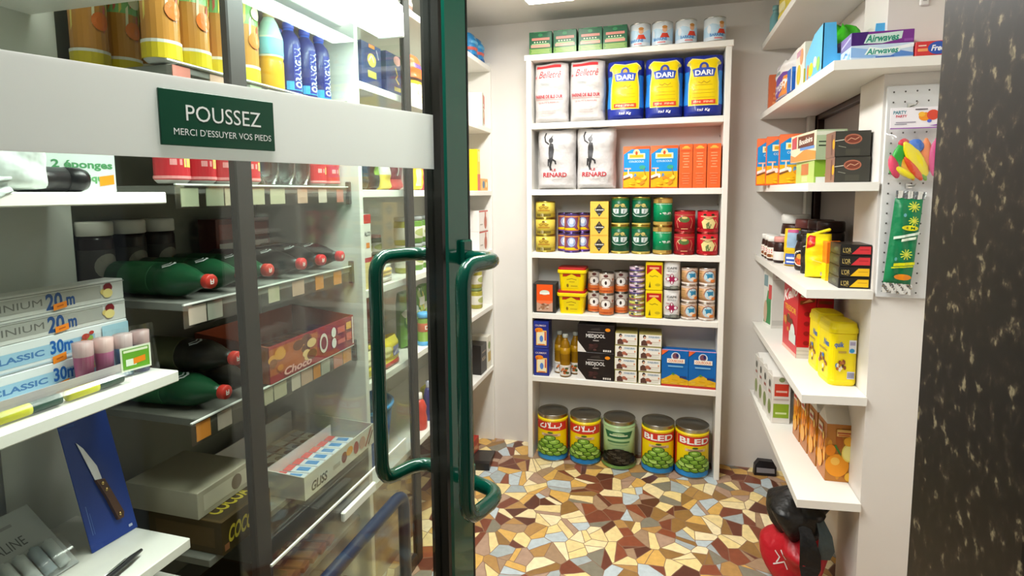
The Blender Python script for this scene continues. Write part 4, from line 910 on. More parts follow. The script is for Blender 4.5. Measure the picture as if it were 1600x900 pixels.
def cocoa():
    root = empty('cocoa_tub'); Yc = 'f0d80c'; w, d, h = .084, .115, .172
    def sec(k, s=1., rr=.020, n=5):
        P = []; W, D_ = w/2*s, d/2*s
        for cx, cy, a0 in ((W-rr, D_-rr, 0), (-W+rr, D_-rr, PI/2), (-W+rr, -D_+rr, PI), (W-rr, -D_+rr, 1.5*PI)):
            for i in range(n+1): a = a0+i*PI/2/n; P.append((cx+rr*math.cos(a), cy+rr*math.sin(a)))
        return P
    def loft(rings, col, mat='g', sm=True):
        V = [(x, y, z) for P, z in rings for x, y in P]; n = len(rings[0][0])
        F = [(i*n+k, i*n+(k+1) % n, (i+1)*n+(k+1) % n, (i+1)*n+k) for i in range(len(rings)-1) for k in range(n)]
        F += [tuple(reversed(range(n))), tuple((len(rings)-1)*n+k for k in range(n))]
        return G().add(V, F, col, mat, False)
    g = loft([(sec(0, .93), 0), (sec(0, .98), .006), (sec(0, 1), .012), (sec(0, 1), .016), (sec(0, .985), .018), (sec(0, .985), h-.004), (sec(0, .95), h)], Yc)
    D = [('r', .62, .62, .95, .92, 'e8e6ea'), ('r', .66, .8, .9, .88, 'b0a8c8'), ('e', .76, .68, .12, .05, '3a9ad0'), ('r', .58, .03, .92, .2, 'cfcde0')] + [('r', .61+.045*k, .05, .63+.045*k, .18, '4a4a6a') for k in range(7)] \
        + [('t', 'quik', .16, .80, .15, '3f6ab8', .44, True), ('r', .14, .62, .5, .67, 'b89a3a')] + blob(.26, .34, .26, .2, 16, ['8a4a24', 'b86a2e', '5a2e18', '3f7ac0', 'e8dcc0'], 7, .22)
    g.prt(D, lambda u, v, q: (-w/2+.014+u*(w-.02), -d/2*.985-q-.0004, .02+v*(h-.03)), w-.02, h-.03, 'g')
    L = [('t', 'Nes', .74, .80, .15, '3f6ab8', .44, True)] + blob(.5, .3, .36, .2, 16, ['8a4a24', 'b86a2e', '5a2e18', 'e8dcc0', '3f7ac0', 'f0d8b0'], 9, .2) + [('r', .2, .62, .8, .66, 'b89a3a')]
    g.prt(L, lambda u, v, q: (-w/2*.985-q-.0004, d/2-.012-u*(d-.024), .02+v*(h-.03)), d-.024, h-.03, 'g')
    link('tub_body', g, root)
    link('lid', loft([(sec(0, .97), h-.002), (sec(0, 1.03), h), (sec(0, 1.03), h+.012), (sec(0, .98), h+.018), (sec(0, .94), h+.030), (sec(0, .80), h+.034)], 'f2dc14'), root)
    return root
put(cocoa, (.553, 1.985, R5), 'yellow cocoa tub nearest the front of its shelf', 'tub', .10); put(cocoa, (.552, 2.115, R5), 'yellow cocoa tub behind the nearest one', 'tub', .06)
# carton shelf
def milk_carton():
    root = empty('drink_carton'); w, d, h = .072, .070, .20
    D = [('r', .12, .58, .88, .84, 'd2402e'), ('r', .2, .66, .8, .7, 'eec0b0'), ('r', .08, .12, .92, .42, '8fae2e'), ('r', .2, .2, .8, .24, 'd8e4a8'), ('e', .5, .93, .16, .05, '8a9a6a'), ('r', .1, .5, .9, .53, 'c8b8b0')]
    L = [('r', .1, .5, .9, .92, 'dcdad4'), ('e', .5, .3, .3, .16, '8a9a5a'), ('r', .3, .6, .7, .66, 'a85a4a'), ('e', .5, .8, .2, .08, '5a5a52')]
    L2 = [('p', [(.1, .1), (.6, .1), (.9, .9), (.4, .9)], 'd05048')]
    g = G().box(-w/2, -d/2, 0, w/2, d/2, h, 'e6e2da', 'g', .002).prt(D, Pf(w, d, h), w, h, 'g').prt(L, Pl(w, d, h), d, h, 'g')
    link('carton_body', g, root)
    g = G().add([(-w/2+.002, -d/2+.002, h), (w/2-.002, -d/2+.002, h), (w/2-.002, d/2-.002, h), (-w/2+.002, d/2-.002, h), (-w/2+.004, 0, h+.016), (w/2-.004, 0, h+.016)],
                [(0, 1, 5, 4), (2, 3, 4, 5), (1, 2, 5), (3, 0, 4)], 'e9e6e0', 'g')
    link('folded_top', g, root)
    return root
for k, y in enumerate((2.455, 2.543, 2.631, 2.719)): put(milk_carton, (.474-.004*k, y, R6), f'white drink carton on the lowest right shelf, {("nearest","second","third","farthest")[k]} of four', 'carton', .1, 'white drink cartons')
def juice():
    root = empty('juice_carton'); w, d, h = .076, .085, .196
    OR = ['f09a14', 'e8860e', 'f4b02a', 'f6c452', 'd9720c']
    D = [('r', 0, 0, 1, 1, 'bd7a30')] + blob(.5, .5, .5, .48, 14, ['c47a1e', 'b0601a', 'd8942a'], 3, .2) + [('e', .44, .29, .47, .20, 'f29a18'), ('e', .36, .36, .18, .07, 'f8be50'), ('e', .9, .52, .3, .16, 'f2dc6a'), ('e', .9, .52, .25, .13, 'f6e890'), ('e', .95, .1, .2, .08, 'f0b83a'), ('e', .16, .55, .2, .1, 'e8860e'),
         ('p', [(.3, .62), (.5, .5), (.6, .44), (.52, .54), (.36, .66)], '4a7a2a'), ('r', .38, .80, .92, .92, 'eac070'), ('r', .40, .85, .92, .87, 'b0301e'), ('r', .44, .81, .88, .835, 'd8742a'), ('e', .86, .72, .2, .08, 'f0b030')]
    L = [('r', 0, 0, 1, 1, 'b8702e')] + blob(.5, .4, .45, .38, 14, OR, 5, .24) + [('r', .1, .76, .6, .92, 'e4d4b8'), ('r', .15, .8, .55, .86, 'b0301e'), ('e', .4, .3, .3, .16, 'f4aa2a')]
    g = G().box(-w/2, -d/2, 0, w/2, d/2, h, 'c27a2a', 'g', .002).prt(D, Pf(w, d, h), w, h, 'g').prt(L, Pl(w, d, h), d, h, 'g')
    link('carton_body', g, root)
    g = G().add([(-w/2, -d/2, h), (w/2, -d/2, h), (w/2, d/2, h), (-w/2, d/2, h), (-w/2+.002, -.004, h+.040), (w/2-.002, -.004, h+.040), (w/2-.002, .004, h+.040), (-w/2+.002, .004, h+.040)],
                [(0, 1, 5, 4), (2, 3, 7, 6), (1, 2, 6, 5), (3, 0, 4, 7), (4, 5, 6, 7)], 'dcd9d0', 'g')
    g.box(-w/2+.002, -.003, h+.039, w/2-.002, .003, h+.052, 'd8d5cc', 'g', .001)
    link('folded_top', g, root)
    return root
for k, y in enumerate((2.008, 2.104, 2.200, 2.296)): put(juice, (.565-.006*k, y, R6), f'orange juice carton on the lowest right shelf, {("nearest","second","third","farthest")[k]} of four', 'carton', .05, 'orange juice cartons')

# ------------------------------------------------------------------ pegboard with hanging packs
g = G().box(.606, 1.838, 1.046, .795, 1.848, 1.656, 'dfe0e0', 'w', .002)
D = []
for i in range(7):
    for j in range(21): D.append(('e', .08+i*.145, .03+j*.047, .0125, .0042, '4e4c4a'))
g.prt(D, lambda u, v, q: (.606+u*.189, 1.838-q, 1.046+v*.61), .189, .61, 'p')
pb = tag(link('pegboard', g), 'white perforated board on the wall end by the dark pillar', 'pegboard')
def hook(x, z):
    r = link('display_hook', G().tube([(x, 1.8385, z), (x, 1.80, z), (x, 1.79, z+.006)], .0018, 'b8b8b4', 'm', 8).box(x-.008, 1.835, z-.007, x+.008, 1.8378, z+.007, 'c8c8c4', 'm'), None)
    return r
tag(hook(.665, 1.596), 'metal hook holding the balloon pack on the pegboard', 'hook'); tag(hook(.672, 1.372), 'metal hook holding the green garland pack on the pegboard', 'hook')
bp = empty('balloon_pack'); bp.location = (.668, 1.822, 1.38); bp.rotation_euler = (0, 0, 0)
tag(bp, 'hanging pack of coloured balloons with white header card', 'balloon pack')
g = G().box(-.066, -.028, .150, .068, -.0262, .208, 'f0ecf2', 'g', .0005)
D = [('t', 'PARTY', .17, .78, .16, '4a8a9a', .24, True), ('t', 'PARTY', .2, .60, .12, 'd04a5a', .2, True), ('e', .62, .55, .11, .2, 'f2961e'), ('e', .76, .62, .11, .24, 'd84a34'), ('e', .70, .34, .04, .08, '5a6ad0'), ('e', .56, .66, .06, .12, 'f4b83a'), ('r', .1, .28, .46, .33, 'a8a0b0'), ('r', .08, .2, .3, .24, '9a98a8'), ('r', .44, .87, .66, .92, '5a5058'), ('p', [(.7, .12), (1, .08), (1, .34), (.9, .2)], '8a4aa8'), ('r', 0, 0, 1, .05, '9a5ab0')]
g.prt(D, lambda u, v, q: (-.066+u*.134, -.028-q, .150+v*.058), .134, .058, 'g')
link('header_card', g, bp)
for i, (x, z, rx, rz, c, tl) in enumerate(((-.036, .072, .017, .050, '2fa83a', .30), (.004, .066, .019, .056, 'f2e010', -.55), (.004, .104, .021, .018, '3f7ad8', .5), (.032, .074, .015, .050, 'f08a4a', -.05), (.053, .070, .018, .054, 'd84a8a', 0), (-.046, .046, .013, .034, 'e04a6a', -.3), (-.014, .044, .011, .042, 'f0b01e', -.5), (.000, .040, .011, .040, 'e2502a', -.6), (.018, .036, .009, .034, '7ab83a', -.5), (-.024, .112, .014, .013, 'd03a4a', 0), (-.022, .030, .010, .032, 'f0e020', -1.0))):
    g = G().lathe([(0, -1), (.4, -.92), (.8, -.6), (1, -.1), (.95, .3), (.7, .68), (.35, .9), (.22, 1), (0, 1.02)], c, 'soft', 14)
    ct, st_ = math.cos(tl), math.sin(tl); off = -.013-.004*((i*2) % 3)
    g.v = [(x+(a*rx)*ct+(q*rz)*st_, off+b*.009, z-(a*rx)*st_+(q*rz)*ct) for a, b, q in g.v]
    link('balloon', g, bp)
def pouch(w, h, d, sd=3):
    def fn(u, v):
        e = (max(0, 1-abs(2*u-1)**4)*max(0, 1-abs(2*v-1)**6))**.5
        return ((u-.5)*w, -d*e-.002*math.sin(u*17+v*9+sd)*e, v*h)
    return fn
link('clear_bag', G().grid(lambda u, v: tuple(Vector(pouch(.134, .152, .030)(u, v))+Vector((.001, 0, .0))), 16, 16, 'ffffff', 'film'), bp)
gp = empty('garland_pack'); gp.location = (.672, 1.836, 1.088); gp.rotation_euler = (0, .075, 0); gp.location = (.652, 1.824, 1.088)
tag(gp, 'long green foil garland pack with yellow stars hanging below the balloons', 'pack')
fn = pouch(.070, .252, .022)
g = G().grid(fn, 14, 30, '0a7a4a', 'soft')
D = []
for cu, cv, rr in ((.62, .90, .2), (.66, .74, .17), (.55, .36, .2)):
    for k in range(10):
        a = 2*PI*k/10; D.append(('s', [(cu+.06*math.cos(a), cv+.017*math.sin(a)), (cu+rr*math.cos(a), cv+rr*.28*math.sin(a))], .003, 'c8d84a'))
    D.append(('e', cu, cv, .07, .02, 'e0e04a'))
D += [('e', .55, .66, .3, .03, 'e0d818'), ('t', '4 M', .55, .66, .03, '1a5a2a', .3, True), ('p', [(.05, .52), (.95, .60), (.95, .63), (.05, .55)], 'd8e8d8'), ('p', [(.3, .5), (.8, .54), (.8, .57), (.3, .53)], 'e0ecd8'), ('p', [(.15, .215), (.9, .25), (.9, .285), (.15, .25)], 'd8d818'), ('p', [(.1, .19), (.85, .225), (.85, .24), (.1, .205)], 'c8d018'), ('e', .55, .1, .32, .035, 'f0901a'), ('e', .3, .8, .06, .02, '6ab0c0'), ('e', .2, .3, .05, .02, '5aa8a0')]
g.prt(D, lambda u, v, q: (fn(u, v)[0], fn(u, v)[1]-q, fn(u, v)[2]), .07, .252, 'g', mu=.12, mv=.05, h0=.0012)
link('foil_pouch', g, gp)
g = G().grid(lambda u, v: ((u-.5)*.074, -.006-.004*math.sin(u*21+v*8), -.026+v*.03), 14, 5, 'd8dad8', 'foil')
link('sealed_end', g, gp)
link('sealed_end', G().grid(lambda u, v: ((u-.5)*.074, -.006-.004*math.sin(u*19), .248+v*.022), 14, 4, 'd8dad8', 'foil'), gp)
tag(link('wall_plug', G().box(.674, 1.842, 1.872, .697, 1.8495, 1.915, 'ecebe6', 'w', .003).box(.681, 1.840, 1.884, .690, 1.8425, 1.888, 'b0b0ac', 'g')), 'small white fitting on the wall above the gum shelf', 'fitting')

# ------------------------------------------------------------------ on the floor at the right
sb = empty('shopping_bag'); sb.location = (.452, 1.975, 0)
tag(sb, 'red bag with crumpled black plastic on the floor under the right shelves', 'bag')
def crumple(rx, ry, h, z0, seed, amp=.16):
    R = random.Random(seed); ph = [(R.uniform(0, 6.3), R.randint(2, 6), R.uniform(2, 9)) for _ in range(6)]
    def fn(u, v):
        a = 2*PI*u; k = 1+amp*sum(math.sin(p+n*a+f*v) for p, n, f in ph)/3
        pr = math.sin(min(1., v*1.15+.12)*PI*.5)**.6*(1-max(0, v-.7)/.3*.75) if v < 1 else .25
        return (rx*k*pr*math.sin(a), -ry*k*pr*math.cos(a), z0+h*v)
    return fn
cf = crumple(.10, .105, .225, .001, 4, .15)
g = G().grid(cf, 40, 22, 'b01322', 'soft')
g.prt([('s', [(.84, .66), (.87, .6), (.86, .52)], .004, 'd8d0cc'), ('s', [(.88, .72), (.91, .62)], .005, 'd8d0cc'), ('s', [(.85, .48), (.90, .56), (.92, .46)], .004, 'd8d0cc')], lambda u, v, q: tuple(Vector(cf(u % 1, v))*1.0+Vector(((cf(u % 1, v)[0])*.02, cf(u % 1, v)[1]*.02, 0))), .58, .215, 'p', mu=.03, mv=.06)
link('red_bag', g, sb)
link('black_liner', G().grid(lambda u, v: crumple(.096, .102, .170, .185, 9, .24)(u, v), 44, 20, '101010', 'soft'), sb)
def fold(pts, w, c):
    gg = G(); n = len(pts)
    V = [Vector(p)+Vector((s*w*(.5+.5*math.sin(PI*min(1, i/(n-1)+.15))), .004*math.sin(i*2+s), 0)) for i, p in enumerate(pts) for s in (-1, 1)]
    gg.add(V, [(2*i, 2*i+1, 2*i+3, 2*i+2) for i in range(n-1)], c, 'soft', True); return gg
link('plastic_flap', fold([(.02, -.108, .11), (.02, -.118, .15), (.018, -.116, .20), (.01, -.10, .25), (0, -.07, .29)], .032, '0b0b0c'), sb)
link('plastic_flap', fold([(.066, -.092, .17), (.068, -.104, .21), (.064, -.1, .26), (.05, -.08, .30)], .024, '3a4648'), sb)
g = G()
P = [(-.05, .002), (.05, .002), (.05, .045), (.035, .072), (-.03, .075), (-.047, .05)]
g.prism(P, (0, 0, 0), (1, 0, 0), (0, 0, 1), (0, 1, 0), .03, '1c1a1e', 'g')
g.prism([(-.04, .016), (.042, .016), (.04, .038), (-.04, .04)], (0, -.002, 0), (1, 0, 0), (0, 0, 1), (0, 1, 0), .003, '8f8c90', 'g')
o = link('dustpan', g, None, (.487, 2.755, 0), .1); tag(o, 'black dustpan standing against the back wall by the right shelves', 'dustpan')

# ================================================================== left side, seen through the glass door
# -- white bookcase at the far left
lb = empty('bookcase'); lb.location = (-1.08, 2.155, 0)
tag(lb, 'white bookcase along the left wall, behind the edge of the glass door', 'bookcase')
for y in (1.488, 2.803): link('side_panel', G().box(-.185, y-2.155, 0, .190, y-2.155+.02, 2.035, WH, 'w', .0015), lb)
for z in (2.015, 1.700, 1.375, 1.063, .765, .425): link('shelf', G().box(-.172, -.647, z-.024, .192, .648, z, WH, 'w', .0015), lb)
link('back_panel', G().box(-.185, -.647, .02, -.173, .648, 2.035, 'd2d2c6', 'w'), lb)
link('shelf_pin', G().lathe([(.004, -.669), (.004, -.667), (0, -.667)], '3a3836', 'g', 10, cx=.10, cy=.62, axis='y'), lb)
link('shelf_pin', G().lathe([(.004, -.669), (.004, -.667), (0, -.667)], '3a3836', 'g', 10, cx=.12, cy=.93, axis='y'), lb)
E2 = PI/2
def lcard(name, y0, y1, z, h, col, front, label, cat='box', x=-.900, d=.09, group=None, left=None, top=None, mat='g', tilt=0., key=None):
    put(lambda: card(name, y1-y0, d, h, col, front, left, None, top, mat), (x-d/2, (y0+y1)/2, z), label, cat, E2+tilt, group, key=key or label)
def lsack(name, y0, y1, z, h, col, D, label, cat='bag', x=-.905, d=.07, seed=1, mat='soft', topf=.4, wr=.004):
    put(lambda: sack(name, y1-y0, d, h, col, D, seed, wr, mat, topf=topf), (x-d/2, (y0+y1)/2, z), label, cat, E2, key=label)
S1, S2, S3, S4, S5, S0 = 1.700, 1.375, 1.063, .765, .425, 2.015
# top
def pink_pack(): return sack('sugar_pack', .10, .07, .12, 'd9c0b8', [('e', .5, .5, .3, .25, 'e8d8d0'), ('r', .2, .2, .8, .3, 'b88a80')], 71, .004, topf=.3)
put(pink_pack, (-.955, 1.93, S0), 'pinkish pack on top of the left bookcase', 'pack', E2)
def blue_pk():
    return sack('cotton_pack', .095, .09, .125, '2f8ed0', [('r', .0, .34, 1, .46, 'd8645a'), ('r', .1, .6, .9, .7, '6ab8e4'), ('r', .2, .12, .8, .2, '1a62a8'), ('e', .5, .82, .2, .06, '9ad0ee')], 72, .004, mat='g', topf=.6)
put(blue_pk, (-.955, 2.648, S0), 'bright blue pack on top of the left bookcase, nearer of two', 'pack', E2); put(blue_pk, (-.955, 2.752, S0), 'bright blue pack on top of the left bookcase, farther of two', 'pack', E2)
# shelf with navy boxes
NV = [('e', .5, .62, .22, .16, 'e8c860'), ('s', [(.35, .6), (.5, .75), (.6, .6)], .006, 'f4ecd0'), ('r', .28, .2, .72, .36, 'c8c060'), ('s', [(.75, .9), (.85, .7)], .004, 'c8c8d8'), ('r', .35, .9, .65, .98, 'f0883a')]
NV2 = [('e', .6, .86, .2, .12, 'e8a8a8'), ('s', [(.5, .66), (.6, .5), (.5, .4), (.66, .3)], .007, 'e8c860'), ('r', .4, .1, .8, .2, 'c8b050'), ('r', .8, .0, 1, .9, '8a3a3a')]
lcard('chocolate_box', 1.545, 1.665, S1, .13, '2f3f72', NV, 'navy box with yellow emblem, nearer of two on the left bookcase')
lcard('chocolate_box', 1.700, 1.830, S1, .135, '34406e', NV2, 'navy box with pink oval, farther of two on the left bookcase')
def green_lid():
    return sack('mint_pack', .10, .06, .22, '2a8a36', [('r', .1, .5, .9, .9, '1f7a2e'), ('e', .5, .3, .2, .1, 'd8742a')], 77, .004, topf=.4)
put(green_lid, (-1.03, 1.585, S1), 'green pack standing behind the navy boxes', 'pack', E2)
lsack('pasta_pack', 1.915, 2.015, S1, .180, 'f0e6d4', [('r', .0, .52, 1, 1, 'f2662a'), ('r', .2, .72, .8, .82, '6a4a8a'), ('r', 0, .46, 1, .52, '4a3020'), ('r', 0, .40, 1, .46, 'e8c030'), ('e', .6, .3, .25, .12, 'f6f0e4')], 'orange and cream pasta pack on the left bookcase', 'pack', seed=73)
lsack('nut_bag', 2.03, 2.13, S1, .085, 'e8d0a0', [('e', .4, .5, .2, .25, 'e0843a'), ('e', .7, .4, .2, .2, 'f0b05a'), ('e', .3, .8, .15, .12, 'd8c04a'), ('e', .6, .75, .1, .1, 'c84a2e')], 'small bag of nuts beside the orange pasta pack', 'bag', seed=74)
lcard('cake_box', 2.04, 2.15, S1, .15, '7a4a36', [('r', .1, .6, .9, .95, '5a2e22'), ('r', 0, .92, 1, 1, '7ab03a')], 'brown box behind the small bag of nuts', x=-1.0)
lcard('biscuit_box', 2.665, 2.765, S1, .165, 'ece6dc', [('r', .1, .55, .9, .95, 'd86a5a'), ('e', .5, .3, .36, .24, 'c87a5a'), ('e', .4, .35, .15, .1, 'e8c8a0'), ('r', .2, .6, .5, .68, 'f0e0d8'), ('r', 0, 0, .14, 1, '8ab07a')], 'white and red biscuit box at the far end of the left bookcase', tilt=.2)
# shelf under the frosted band
def pouchy(c, D, seed): return c, D, seed
items = [(1.520, 1.585, '3c3f34', [('r', .2, .3, .8, .8, '2c2f28'), ('s', [(.3, .5), (.7, .6)], .004, '6a7a5a')], .15, 'dark pouch'),
         (1.595, 1.655, '33342c', [('r', .0, .55, 1, 1, 'e8dc3a'), ('r', .3, .3, .8, .75, '8ab04a')], .16, 'dark pouch with yellow flap'),
         (1.665, 1.735, 'ecebe0', [('r', 0, 0, 1, .3, 'e8d050'), ('r', .1, .55, .9, .62, '4a8a5a'), ('e', .5, .8, .2, .06, 'c84a5a')], .17, 'white pouch with yellow foot'),
         (1.745, 1.820, '7a2430', [('r', .0, .0, 1, .22, 'd84038'), ('s', [(.3, .3), (.5, .8)], .006, 'e8e0dc'), ('e', .7, .6, .15, .1, 'b05a5a')], .17, 'maroon pouch'),
         (1.828, 1.900, 'd8d0c8', [('e', .5, .4, .3, .25, 'c84a3a'), ('r', .2, .7, .8, .8, '6a3a3a')], .16, 'pale pouch with red spot'),
         (1.925, 2.000, 'e8c826', [('r', .1, .1, .5, .5, 'f0e8b0'), ('e', .7, .6, .2, .1, 'c88a2a')], .16, 'yellow pouch'),
         (2.010, 2.075, 'b8505a', [('s', [(.2, .2), (.5, .5), (.3, .8)], .006, 'e8e0d0'), ('e', .6, .7, .2, .1, '8aa03a')], .16, 'rose pouch'),
         (2.085, 2.160, 'c0404a', [('e', .5, .5, .3, .2, 'd890a0'), ('r', .2, .1, .8, .25, 'e8b8c0')], .15, 'red pouch')]
for i, (a, b, c, D, h, nm) in enumerate(items): lsack('soup_pouch', a, b, S2, h, c, D, f'{nm} on the left bookcase, just under the frosted band', 'pouch', seed=80+i, d=.05)
lcard('spaghetti_box', 2.61, 2.652, S2, .205, 'f0d02a', [('r', 0, 0, 1, .4, 'd86a4a'), ('r', .2, .7, .8, .95, 'f4e88a')], 'tall yellow box at the far end of the left bookcase')
lcard('stock_box', 2.675, 2.775, S2, .062, 'e0b070', [('e', .3, .5, .18, .3, '4a7a9a'), ('r', .5, .1, .95, .9, 'e8a02a'), ('e', .72, .5, .12, .25, 'f0e0a0')], 'small orange box beside the tall yellow box')
# noodle shelf
lcard('rusk_box', 1.52, 1.565, S3, .235, 'e8e4dc', [('r', 0, .88, 1, 1, 'd0302e'), ('t', 'ALCO', .5, .74, .06, '5a5a5a', .8, True), ('r', .3, .55, .75, .62, 'f08a2a'), ('r', 0, .36, 1, .42, 'c02a2a'), ('r', 0, 0, 1, .36, 'e6d088')], 'slim white box with red cap standing at the bookcase edge', 'box', left=[('r', 0, .88, 1, 1, 'd0302e'), ('r', 0, 0, 1, .36, 'e6d088')])
lsack('snack_bag', 1.575, 1.74, S3, .065, 'ddd8d0', [('e', .4, .5, .2, .2, 'e0b860'), ('e', .65, .55, .18, .22, 'e8c878'), ('e', .3, .3, .1, .15, 'c8a060'), ('s', [(.1, .2), (.3, .5)], .005, 'c03a4a'), ('e', .8, .3, .1, .1, 'f0ece4')], 'clear snack bag lying on the left bookcase', seed=91, d=.08)
def glass_jar(c, lidc, h=.075, r0=.030):
    def f():
        r = empty('preserve_jar')
        link('jar_body', G().lathe([(0, 0), (r0*.9, 0), (r0, .005), (r0, h*.8), (r0*.9, h*.86)], c, 'g', 18), r)
        link('paper_label', G().lathe([(r0+.0002, h*.2), (r0+.0006, h*.21), (r0+.0006, h*.62), (r0+.0002, h*.63)], 'dcd8c8', 'p', 18).prt([('e', .5, .5, .3, .36, 'a8b06a')], Pc(r0+.0006, h*.21, h*.62, PI), r0*PI, h*.41, 'p', mu=.1), r)
        link('lid', G().lathe([(r0*.93, h*.86), (r0*.98, h*.87), (r0*.98, h*.98), (r0*.9, h), (0, h)], lidc, 'g', 18), r)
        return r
    return f
JG = glass_jar('6a6a3a', 'd07a4a')
for k in (0, 1):
    for i, y in enumerate((1.60, 1.668, 1.736, 1.804)): put(JG, (-1.03, y, S3+.0755*k), f'olive preserve jar behind the clear snack bag, {("first","second","third","fourth")[i]} along in the {("bottom","top")[k]} layer', 'jar', E2, 'olive preserve jars')
JB = glass_jar('5f8a2a', '9aa0a0', .105, .036)
JC = glass_jar('a8a83a', 'c8c8c0', .105, .036)
for k in (0, 1):
    for i, (y, m) in enumerate(((1.90, JC), (1.985, JB), (2.07, JB))): put(m, (-.955, y, S3+.1055*k), f'pickle jar behind the door handle, {("first","second","third")[i]} along in the {("bottom","top")[k]} layer', 'jar', E2, 'pickle jars')
wb = [('r', .05, .05, .95, .95, 'f0ece8'), ('e', .72, .42, .16, .34, 'b85a3a'), ('r', .64, .7, .8, .92, 'c86a4a'), ('r', .1, .3, .4, .36, 'b8b0a8'), ('r', 0, .93, 1, 1, 'c84a3a')]
for k in (0, 1): lcard('sauce_box', 2.625, 2.765, S3+.106*k, .105, 'ece8e2', wb, f'white box with brown bottle picture at the far end, {("lower","upper")[k]} of two', tilt=.0)
# cereal shelf
lcard('cereal_box', 1.555, 1.66, S4, .228, 'a82a2e', [('r', 0, 0, 1, 1, 'b0302e'), ('p', [(.3, .62), (.7, .66), (.68, .88), (.3, .82)], '7a6a9a'), ('p', [(.15, .28), (.5, .5), (.85, .62), (.9, .54), (.5, .32), (.18, .18)], 'e8c0b0'), ('t', 'Cruesli', .5, .42, .14, 'f0e4dc', .7, True, .3, .5), ('e', .7, .2, .2, .12, 'e8a04a'), ('e', .3, .12, .2, .1, 'd8843a')], 'red muesli box on the left bookcase', x=-.99, d=.06)
lcard('cereal_box', 1.70, 1.82, S4, .24, '8a3028', [('r', .1, .2, .9, .9, '9a3a30')], 'plain brown red box behind the yellow bag', x=-1.05, d=.06)
lsack('tea_bag_pack', 1.60, 1.775, S4, .095, 'ecd63a', [('r', .0, .0, 1, .2, 'c8402e'), ('r', .55, .35, .9, .7, '8a8ab8'), ('e', .3, .6, .2, .2, 'f0e8a0'), ('s', [(.6, .4), (.85, .6)], .005, 'e8e4f0')], 'yellow bag with red base in front of the red muesli box', seed=93, d=.075)
lsack('sugar_bag', 1.52, 1.59, S4, .085, 'e4dcb0', [('r', .1, .1, .9, .5, 'd8c84a')], 'pale yellow bag at the near end of the cereal shelf', seed=94, d=.06)
def veg():
    R = random.Random(5)
    return sack('vegetable_pack', .085, .06, .215, '6fa83a', blob(.5, .5, .46, .46, 34, ['4a8a2a', '8ac04a', 'b8d880', 'e8ecd8', '3a7a2a', 'd8d04a'], 6, .2)+[('r', .2, .7, .8, .85, 'e8ecdc'), ('r', .25, .42, .75, .5, 'e8ecdc')], 95, .003, mat='g', topf=.7)
for i, y in enumerate((1.935, 2.025, 2.115)): put(veg, (-.975, y, S4), f'green vegetable pack behind the glass, {("first","second","third")[i]} of three along the shelf', 'pack', E2, 'green vegetable packs')
def bluecap():
    r = empty('pickle_jar')
    link('jar_body', G().lathe([(0, 0), (.026, 0), (.028, .004), (.028, .014), (.025, .016), (.025, .10), (.02, .11)], ['5aa8e0']*4+['7a9a3a']*3, 'g', 18), r)
    link('paper_label', G().lathe([(.0252, .055), (.0256, .056), (.0256, .088), (.0252, .089)], 'c86a4a', 'p', 18).prt([('t', 'DAN', .5, .5, .5, 'f4ece0', .6, True)], Pc(.0256, .056, .088, PI), .08, .032, 'p', mu=.1), r)
    link('lid', G().lathe([(.024, .11), (.026, .112), (.026, .126), (.02, .130), (0, .1305)], '5aa8e0', 'g', 18), r); return r
put(bluecap, (-.915, 1.975, S4), 'small jar with blue lid and blue base in front of the green packs', 'jar', E2)
JD = glass_jar('a8a040', '7a8a5a', .107, .034)
for k in (0, 1): put(JD, (-.945, 2.69, S4+.1075*k), f'yellow green jar at the far end by the back wall, {("lower","upper")[k]} of two', 'jar', E2)
# lowest shelf of the left bookcase
def bucket():
    r = empty('plastic_bucket')
    link('bucket_body', G().lathe([(0, 0), (.095, 0), (.118, .20), (.114, .20), (.092, .006), (0, .006)], '2a5a9a', 'g', 28), r)
    link('rim', G().lathe([(.118, .194), (.124, .196), (.124, .206), (.114, .206), (.114, .2)], '4aa0e8', 'g', 28), r); return r
put(bucket, (-1.03, 1.665, S5), 'blue plastic bucket on the lowest shelf of the left bookcase', 'bucket')
def shape_bottle(c, capc, r0, h):
    def f():
        r = empty('cleaner_bottle')
        link('bottle_body', G().lathe([(0, 0), (r0*.9, 0), (r0, .006), (r0*.98, h*.3), (r0*.85, h*.45), (r0*.95, h*.6), (r0*.7, h*.76), (r0*.4, h*.84)], c, 'g', 18), r)
        link('cap', G().lathe([(r0*.45, h*.84), (r0*.47, h*.85), (r0*.42, h), (0, h)], capc, 'g', 14), r); return r
    return f
put(shape_bottle('d23a26', 'e8e0d8', .032, .145), (-.935, 1.955, S5), 'red bottle on the lowest shelf seen past the handle', 'bottle')
put(shape_bottle('3c3a7a', 'b8b8c8', .022, .165), (-.935, 2.045, S5), 'navy bottle beside the red bottle on the lowest shelf', 'bottle')
lcard('sponge_pack', 2.085, 2.15, S5, .115, 'd8d81a', [('r', .1, .1, .9, .3, 'b8b010')], 'yellow pack beside the navy bottle', 'pack')
lcard('coffee_box', 2.625, 2.72, S5, .155, '2a2624', [('t', 'MOKA', .5, .5, .14, 'c8b8a0', .6, True), ('r', .2, .7, .8, .76, '8a7a6a')], 'black box on the lowest shelf near the back wall')
lcard('tea_box', 2.735, 2.795, S5, .175, 'e4e0d0', [('r', .1, .2, .9, .5, 'c8a84a'), ('e', .5, .7, .3, .12, '8aa05a')], 'pale box behind the black one near the back wall')
lcard('shoe_box', 2.50, 2.66, 0, .085, 'b03a30', [('r', .1, .3, .9, .6, 'c87a5a')], 'red box on the floor under the left bookcase', x=-.93, d=.2)
lcard('shoe_box', 1.62, 1.92, 0, .16, '6a4a38', [('r', .1, .2, .9, .8, '7a5a42')], 'brown box on the floor under the left bookcase', x=-.95, d=.2)
